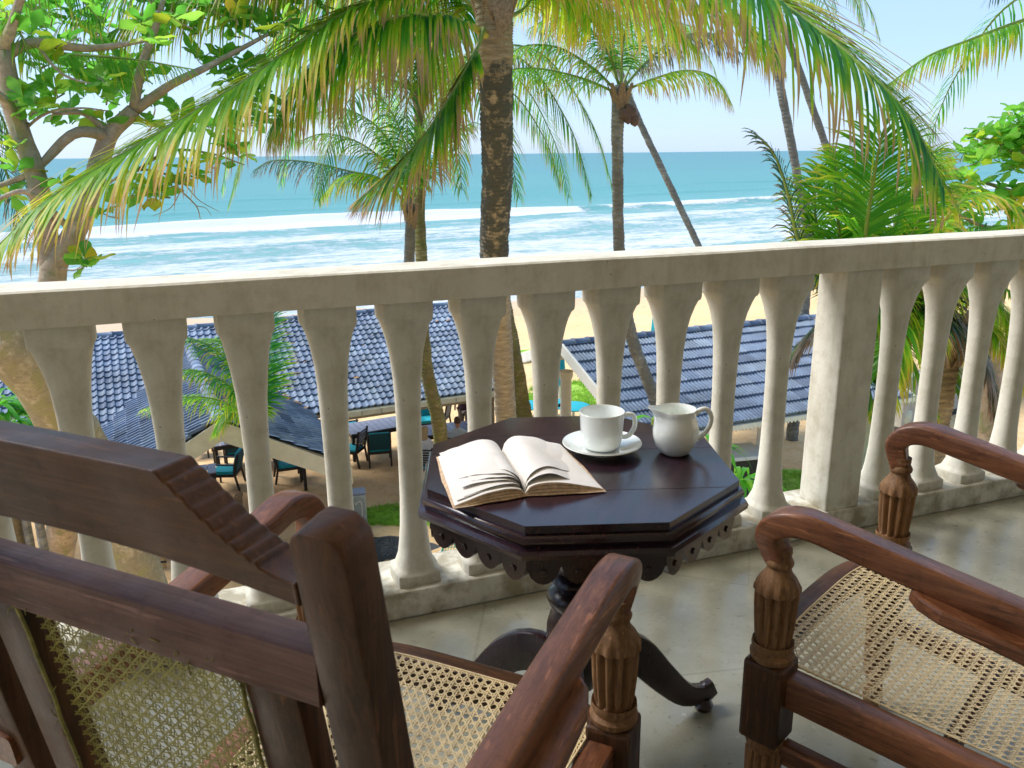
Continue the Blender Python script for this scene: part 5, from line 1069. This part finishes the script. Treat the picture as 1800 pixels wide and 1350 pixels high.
for k, (r, z) in enumerate(pr_):
    for i in range(seg):
        a = 2*math.pi*i/seg; q = max(0, -math.cos(a))**9; up_ = max(0, (z-.060)/.035); rr = r*(1-.0*q)+q*up_**1.5*.021; b.v.append((rr*math.cos(a), rr*math.sin(a)*(1-.0*q), z+q*up_*.006-(1-q)*up_**2*.004*max(0, math.cos(a))*0))
b.c = [(0, 0, 0, 1)]*len(b.v); b.f = [(k*seg+i, k*seg+(i+1) % seg, (k+1)*seg+(i+1) % seg, (k+1)*seg+i) for k in range(len(pr_)-1) for i in range(seg)]; b.build('body', M['porcelain'], jug, angle=70)
MB().tube(crv([(.037, 0, .080), (.047, 0, .089), (.060, 0, .092), (.071, 0, .083), (.074, 0, .066), (.068, 0, .048), (.056, 0, .034), (.044, 0, .027)], 30), [.0055, *([.005]*28), .006, .007][:31], 12, up=Vector((0, 1, 0))).build('handle', M['porcelain'], jug)
MB().lathe([(.001, .060), (.0405, .060)], 40, caps=False).build('milk', M['tea'], jug)

zb = TZ+.0015
Sn, Sf = on(923, 871, zb), on(881, 797, zb+.004); Rn, Rf = on(1060, 859, zb+.004), on(985, 782, zb+.004); Ln, Lf = on(799, 890, zb+.002), on(770, 802, zb+.004)
book = empty('open_book', ((Sn+Sf)/2), 0, 'open paperback book with blank curling pages lying face up on the octagonal table', 'book')
def sheetpts(A, B, C, D, f, na=18, nb=6):   # A spine near, B spine far, C outer near, D outer far
    out = []
    for j in range(nb+1):
        for i in range(na+1):
            a, q = i/na, j/nb; p = A.lerp(B, q).lerp(C.lerp(D, q), a); p.z = zb+f(a, q); out.append(p)
    return out
def block(A, B, C, D, f, name, mat, edge):
    na, nb = 18, 6; T = sheetpts(A, B, C, D, f); b = MB(); W_ = na+1; b.add(T, [(j*W_+i, j*W_+i+1, (j+1)*W_+i+1, (j+1)*W_+i) for j in range(nb) for i in range(na)])
    o = b.build(name, mat, book, fix=True, angle=60)
    e = MB(); rim = [i for i in range(W_)]+[j*W_+na for j in range(1, nb+1)]+[nb*W_+i for i in range(na-1, -1, -1)]
    lay = 7; rows = []
    for k in range(lay+1):
        u = k/lay
        for i in rim: p = T[i].copy(); out = (p-(A+B+C+D)/4); out.z = 0; out.normalize(); p += out*((.0012 if k % 2 else 0)+.006*u*u*(1+.6*mnoise.noise(p*30))); p.z = zb+.0006+(T[i].z-.0004-zb-.0006)*(1-u); rows.append(p)
    n = len(rim); e.add(rows, [(k*n+i+1, k*n+i, (k+1)*n+i, (k+1)*n+i+1) for k in range(lay) for i in range(n-1)]); e.build('page_edges', edge, o, True, angle=20)
    o.children; return o
fr_ = lambda a, q: .0035+.025*(math.sin(math.pi*min(1, a**.62))**.75)*.85*(1-.30*q*0)*(1-a*.25)+.004*mnoise.noise(Vector((a*2, q*1.5, 1)))*(a**.5)
fl_ = lambda a, q: .003+.016*(math.sin(math.pi*min(1, a**.6))**.8)+.003*mnoise.noise(Vector((a*3, q*2, 5)))*a
block(Sn, Sf, Rn, Rf, fr_, 'page_block', M['paper'], M['pageedge']); block(Sn, Sf, Ln, Lf, fl_, 'page_block', M['paper'], M['pageedge'])
MB().prism([(p.x, p.y) for p in (Ln+(Ln-Sn)*.01, Sn, Rn+(Rn-Sn)*.02, Rf+(Rf-Sf)*.02, Sf, Lf+(Lf-Sf)*.01)], TZ+.0003, TZ+.0014).build('cover', M['cover'], book, False, fix=True)
random.seed(61)
def loose(An, Af, Cn, Cf, h, curl, nz):
    f = lambda a, q: .004+.78*h*math.sin(math.pi*min(1, a**.55)*.92)+curl*a**2*(1-q)*(1+.3*math.sin(q*3))+.003*mnoise.noise(Vector((a*3, q*3, nz)))
    b = MB(); T = sheetpts(An, Af, Cn, Cf, f, 16, 6); b.add(T, [(j*17+i, j*17+i+1, (j+1)*17+i+1, (j+1)*17+i) for j in range(6) for i in range(16)]); b.build('page', M['paper'], book, fix=True, angle=80)
for k, (n_px, f_px, h, cu) in enumerate((((802, 878), (778, 798), .022, .000), ((815, 872), (772, 796), .027, .004), ((812, 858), (774, 794), .032, .008), ((830, 850), (773, 793), .036, .014), ((806, 838), (790, 790), .042, .006), ((838, 825), (776, 791), .043, .012))):
    loose(Sn.lerp(Sf, .04), Sf, on(*n_px, zb+.010+k*.003), on(*f_px, zb+.008+k*.003), h, cu, k*3.3)
loose(Sn.lerp(Sf, .03), Sf, on(1022, 838, zb+.020), on(978, 778, zb+.016), .040, -.004, 9.1)
loose(Sn.lerp(Sf, .05), Sf, on(1010, 815, zb+.026), on(972, 775, zb+.020), .046, -.006, 4.4)

# ================================================================== cane armchairs
def cane(poly, pitch, fmap, mat, parent, name, w1=.0026, w2=.0025, double=.0027, z0=.0, seed=3):
    random.seed(seed); b = MB()
    def line(nx, ny, c, w_, zoff):
        ts = []; px_, py_ = nx*c, ny*c; dx, dy = -ny, nx
        for i, p in enumerate(poly):
            q = poly[(i+1) % len(poly)]; a, e = nx*p[0]+ny*p[1]-c, nx*q[0]+ny*q[1]-c
            if a*e < 0: t = a/(a-e); X, Y = p[0]+(q[0]-p[0])*t, p[1]+(q[1]-p[1])*t; ts.append((X-px_)*dx+(Y-py_)*dy)
        if len(ts) < 2: return
        t0, t1 = min(ts), max(ts)
        if t1-t0 < pitch*.6: return
        n = max(3, int((t1-t0)/(pitch*.5))); jit = random.uniform(-.0004, .0004); vs = []
        for i in range(n+1):
            t = t0+(t1-t0)*i/n; X, Y = px_+dx*t+nx*jit, py_+dy*t+ny*jit; zo = zoff+.0011*(1 if i % 2 else -1)
            for s in (-.5, .5):
                X2, Y2 = X+nx*w_*s, Y+ny*w_*s; vs.append(fmap(X2, Y2, zo))
        b.add(vs, [(2*i, 2*i+1, 2*i+3, 2*i+2) for i in range(n)])
    xs_ = [p[0] for p in poly]; ys_ = [p[1] for p in poly]
    for k in range(int(min(xs_)/pitch)-1, int(max(xs_)/pitch)+2):
        for o_ in (-double, double): line(1, 0, k*pitch+o_*.75, w1, .0004)
    for k in range(int(min(ys_)/pitch)-1, int(max(ys_)/pitch)+2):
        for o_ in (-double, double): line(0, 1, k*pitch+o_*.75, w1, -.0004)
    s2 = math.sqrt(.5); R_ = max(abs(v) for v in xs_+ys_)*1.5
    for k in range(-int(R_/(pitch*s2))-1, int(R_/(pitch*s2))+2):
        line(s2, s2, (k+.5)*pitch*s2, w2, .0016); line(s2, -s2, (k+.5)*pitch*s2, w2, -.0014)
    return b.build(name, mat, parent, True, angle=180)
def chair():
    t = empty('cane_armchair'); cw, cx_, cz, cv = M['chairwood'], M['chairwoodx'], M['chairwoodz'], M['carved']
    SZ = .402; LE = -.165      # seat height, lean of the back
    back = lambda x, z, d=0: Vector((x, -.265+LE*(z-.42)+d, z))
    # --- seat frame
    fy = lambda x: .288+.062*math.cos(min(1, (abs(x)/.285)**2.2)*1.5708)
    P = [Vector((x, fy(x)-.025, SZ-.03)) for x in np.linspace(-.268, .268, 25)]
    MB().sweep(P, rsec(.05, .060, .15)).build('front_rail', cx_, t)
    for s in (-1, 1): MB().sweep([(s*.287, .25, SZ-.03), (s*.246, -.26, SZ-.078)], rsec(.045, .06, .12)).build('side_rail', cw, t); MB().sweep([(s*.283, .24, .235), (s*.246, -.26, .20)], rsec(.028, .045, .2)).build('stretcher', cw, t)
    MB().sweep([(-.222, -.245, SZ-.078), (.222, -.245, SZ-.078)], rsec(.045, .06, .12)).build('back_rail', cx_, t)
    MB().sweep([(-.255, .02, .23), (.255, .02, .23)], rsec(.028, .040, .2)).build('stretcher', cx_, t)
    poly = [(-.222, -.228), (.222, -.228), (.262, .232)]+[(x, fy(x)-.047) for x in np.linspace(.252, -.252, 19)]+[(-.262, .232)]
    sag = lambda x, y: -.010*max(0, 1-(x/.24)**2)*max(0, 1-((y)/.25)**2)
    cane(poly, .0168, lambda x, y, zo: Vector((x, y, SZ+.0015+zo+sag(x, y)-.046*(.25-y)/.5)), M['cane'], t, 'cane_seat', w1=.0025, w2=.0024)
    bp_ = [Vector((x, y, SZ+.003-.046*(.25-y)/.5)) for x, y in poly]; MB().tube(bp_+[bp_[0]], .0018, 5).build('cane_binding', M['cane'], t)
    # --- front legs, turned arm posts
    flute = lambda a, z: 1-.24*(.5-.5*math.cos(a*12))**1.4 if (.460 < z < .557 or .10 < z < .235) else 1+.05*math.cos(a*12) if .558 < z < .575 else 1
    for s in (-1, 1):
        x = s*.295; yy = .272
        MB().box(x-.037, x+.037, yy-.037, yy+.037, .262, SZ+.022).build('leg_block', cz, t, False, bevel=.007)
        prf = [(.034, SZ+.020), (.038, SZ+.026), (.039, SZ+.034), (.033, SZ+.040), (.034, SZ+.044), (.037, SZ+.050), (.036, SZ+.058), (.029, .452), (.030, .456), (.0315, .461), (.0335, .475), (.0365, .510), (.0385, .545), (.038, .556), (.0392, .559), (.0385, .568), (.032, .583), (.0235, .594), (.020, .604), (.0235, .609), (.0245, .614), (.022, .620), (.019, .624), (.020, .640)]
        MB().lathe(prf, 96, Matrix.Translation((x, yy, 0)), mod=flute).build('arm_post', cv, t, angle=50)
        lg = [(.012, 0), (.020, .006), (.024, .03), (.018, .06), (.022, .08), (.028, .098), (.029, .101), (.033, .18), (.034, .234), (.030, .238), (.034, .246), (.036, .254), (.032, .263)]
        MB().lathe(lg, 96, Matrix.Translation((x, yy, 0)), mod=flute).build('leg', cv, t, angle=50)
        # --- arm
        pts = crv([(s*.285, -.325, .618), (s*.288, -.20, .634), (s*.291, -.05, .656), (s*.295, .06, .674), (s*.300, .16, .692), (s*.304, .225, .702), (s*.304, .268, .692), (s*.301, .287, .668), (s*.298, .284, .645), (s*.295, .274, .620)], 44)
        secs = []
        for i in range(45):
            q = i/44; secs.append(rsec(.050-.009*max(0, (q-.72)/.28), .044-.006*max(0, (q-.8)/.2), .16, 3))
        MB().sweep(pts, secs, up=Vector((0, .77, .64))).build('arm', cw, t, angle=60)
        pd_ = [(0.0, -.01), (.012, .045), (.035, .055), (.055, .035), (.066, .0), (.070, -.30), (.0, -.30)]
        pl2 = [(s*(.290+a-.010), b_) for a, b_ in pd_]; pl2 = pl2 if s > 0 else pl2[::-1]
        T = Matrix.Translation((0, 0, .638)) @ Matrix.Rotation(R(8.6), 4, 'X'); MB().prism(pl2, -.014, .010, T).build('rest_paddle', cw, t, False, bevel=.005)
    # --- back
    for s in (-1, 1):
        x = s*.268
        pts = [Vector((x, -.40, 0)), Vector((x, -.30, .22)), back(x, .42), back(x, .60), back(x, .80), back(x, .92), back(x, .975), back(x, 1.015), back(x, 1.036)]
        MB().sweep(crv(pts, 26), [rsec(.052*(1 if i < 24 else (.97, .84, .52)[i-24]), .040, .09, 2) for i in range(27)], up=Vector((0, -1, 0))).build('stile', cz, t, angle=45)
    zt = lambda x: (lambda a: 1.062 if a < .116 else 1.062-.078*math.sin(min(1, (a-.116)/.124)*1.5708)**1.1+(.0030*abs(math.sin((a-.116)*300)) if a < .205 else 0))(abs(x))
    b = MB(); xs2 = list(np.linspace(-.241, .241, 241)); m = len(xs2)
    F0 = [back(x, .962+.016*(1-(x/.241)**2), -.020) for x in xs2]; F1 = [back(x, zt(x), -.020) for x in xs2]; B0 = [back(x, .962+.016*(1-(x/.241)**2), .020) for x in xs2]; B1 = [back(x, zt(x), .020) for x in xs2]
    b.add(F0+F1+B0+B1, [(i, i+1, m+i+1, m+i) for i in range(m-1)]+[(2*m+i+1, 2*m+i, 3*m+i, 3*m+i+1) for i in range(m-1)]+[(m+i, m+i+1, 3*m+i+1, 3*m+i) for i in range(m-1)]+[(i+1, i, 2*m+i, 2*m+i+1) for i in range(m-1)]+[(0, m, 3*m, 2*m), (m-1, 3*m-1, 4*m-1, 2*m-1)])
    b.build('crest_rail', cx_, t, True, bevel=.003, angle=30)
    LT = Matrix.Translation((0, 0, 0))
    MB().sweep([back(-.241, .886), back(.241, .886)], rsec(.040, .050, .10)).build('cross_rail', M['sheenrail'], t)
    for s in (-1, 1): MB().sweep([back(s*.178, .46), back(s*.178, .862)], rsec(.060, .030, .14), up=Vector((0, -1, 0))).build('panel_stile', cz, t)
    MB().sweep([back(-.241, .475), back(.241, .475)], rsec(.032, .050, .14)).build('panel_rail', cx_, t)
    bp2 = [(-.145, -.20), (.145, -.20), (.145, .165), (.126, .176), (0, .181), (-.126, .176), (-.145, .165)]
    cane(bp2, .0150, lambda x, y, zo: back(x, .690+y, zo-.002+.012*(1-(x/.145)**2)*.5), M['canegreen'], t, 'cane_back', w1=.0021, w2=.0020, seed=9)
    random.seed(5); fb = MB(); loop = [(-.149, -.2), (-.149, .17), (-.125, .182), (0, .186), (.125, .182), (.149, .17), (.149, -.2)]; W_ = []
    for i in range(len(loop)-1):
        for k in range(12): q = k/12; W_.append(back(loop[i][0]*(1-q)+loop[i+1][0]*q+random.gauss(0, .0012), .690+loop[i][1]*(1-q)+loop[i+1][1]*q+random.gauss(0, .0012), -.017+random.gauss(0, .0008)))
    fb.tube(W_, .0022, 5, up=Vector((0, 1, 0)))
    for _ in range(110):
        p = random.choice(W_); q = p+Vector((random.gauss(0, .007), random.uniform(-.006, .001), random.gauss(0, .007))); fb.tube([p, (p+q)/2+Vector((0, -.003, .001)), q], .0007, 3, up=Vector((0, 1, 0)))
    fb.build('frayed_binding', M['binding'], t, angle=180)
    return t
ca = chair(); cb = copy_tree(ca)
ca.location = (-.225, 1.012, 0); ca.rotation_euler = (0, 0, R(-25.2)); tag(ca, 'dark wooden armchair with cane back, seen from behind at the lower left', 'armchair', 'cane armchairs on the veranda')
cb.location = (.862, 1.322, 0); cb.rotation_euler = (0, 0, R(46.5)); tag(cb, 'worn wooden cane seated armchair at the lower right, facing the octagonal table', 'armchair', 'cane armchairs on the veranda')
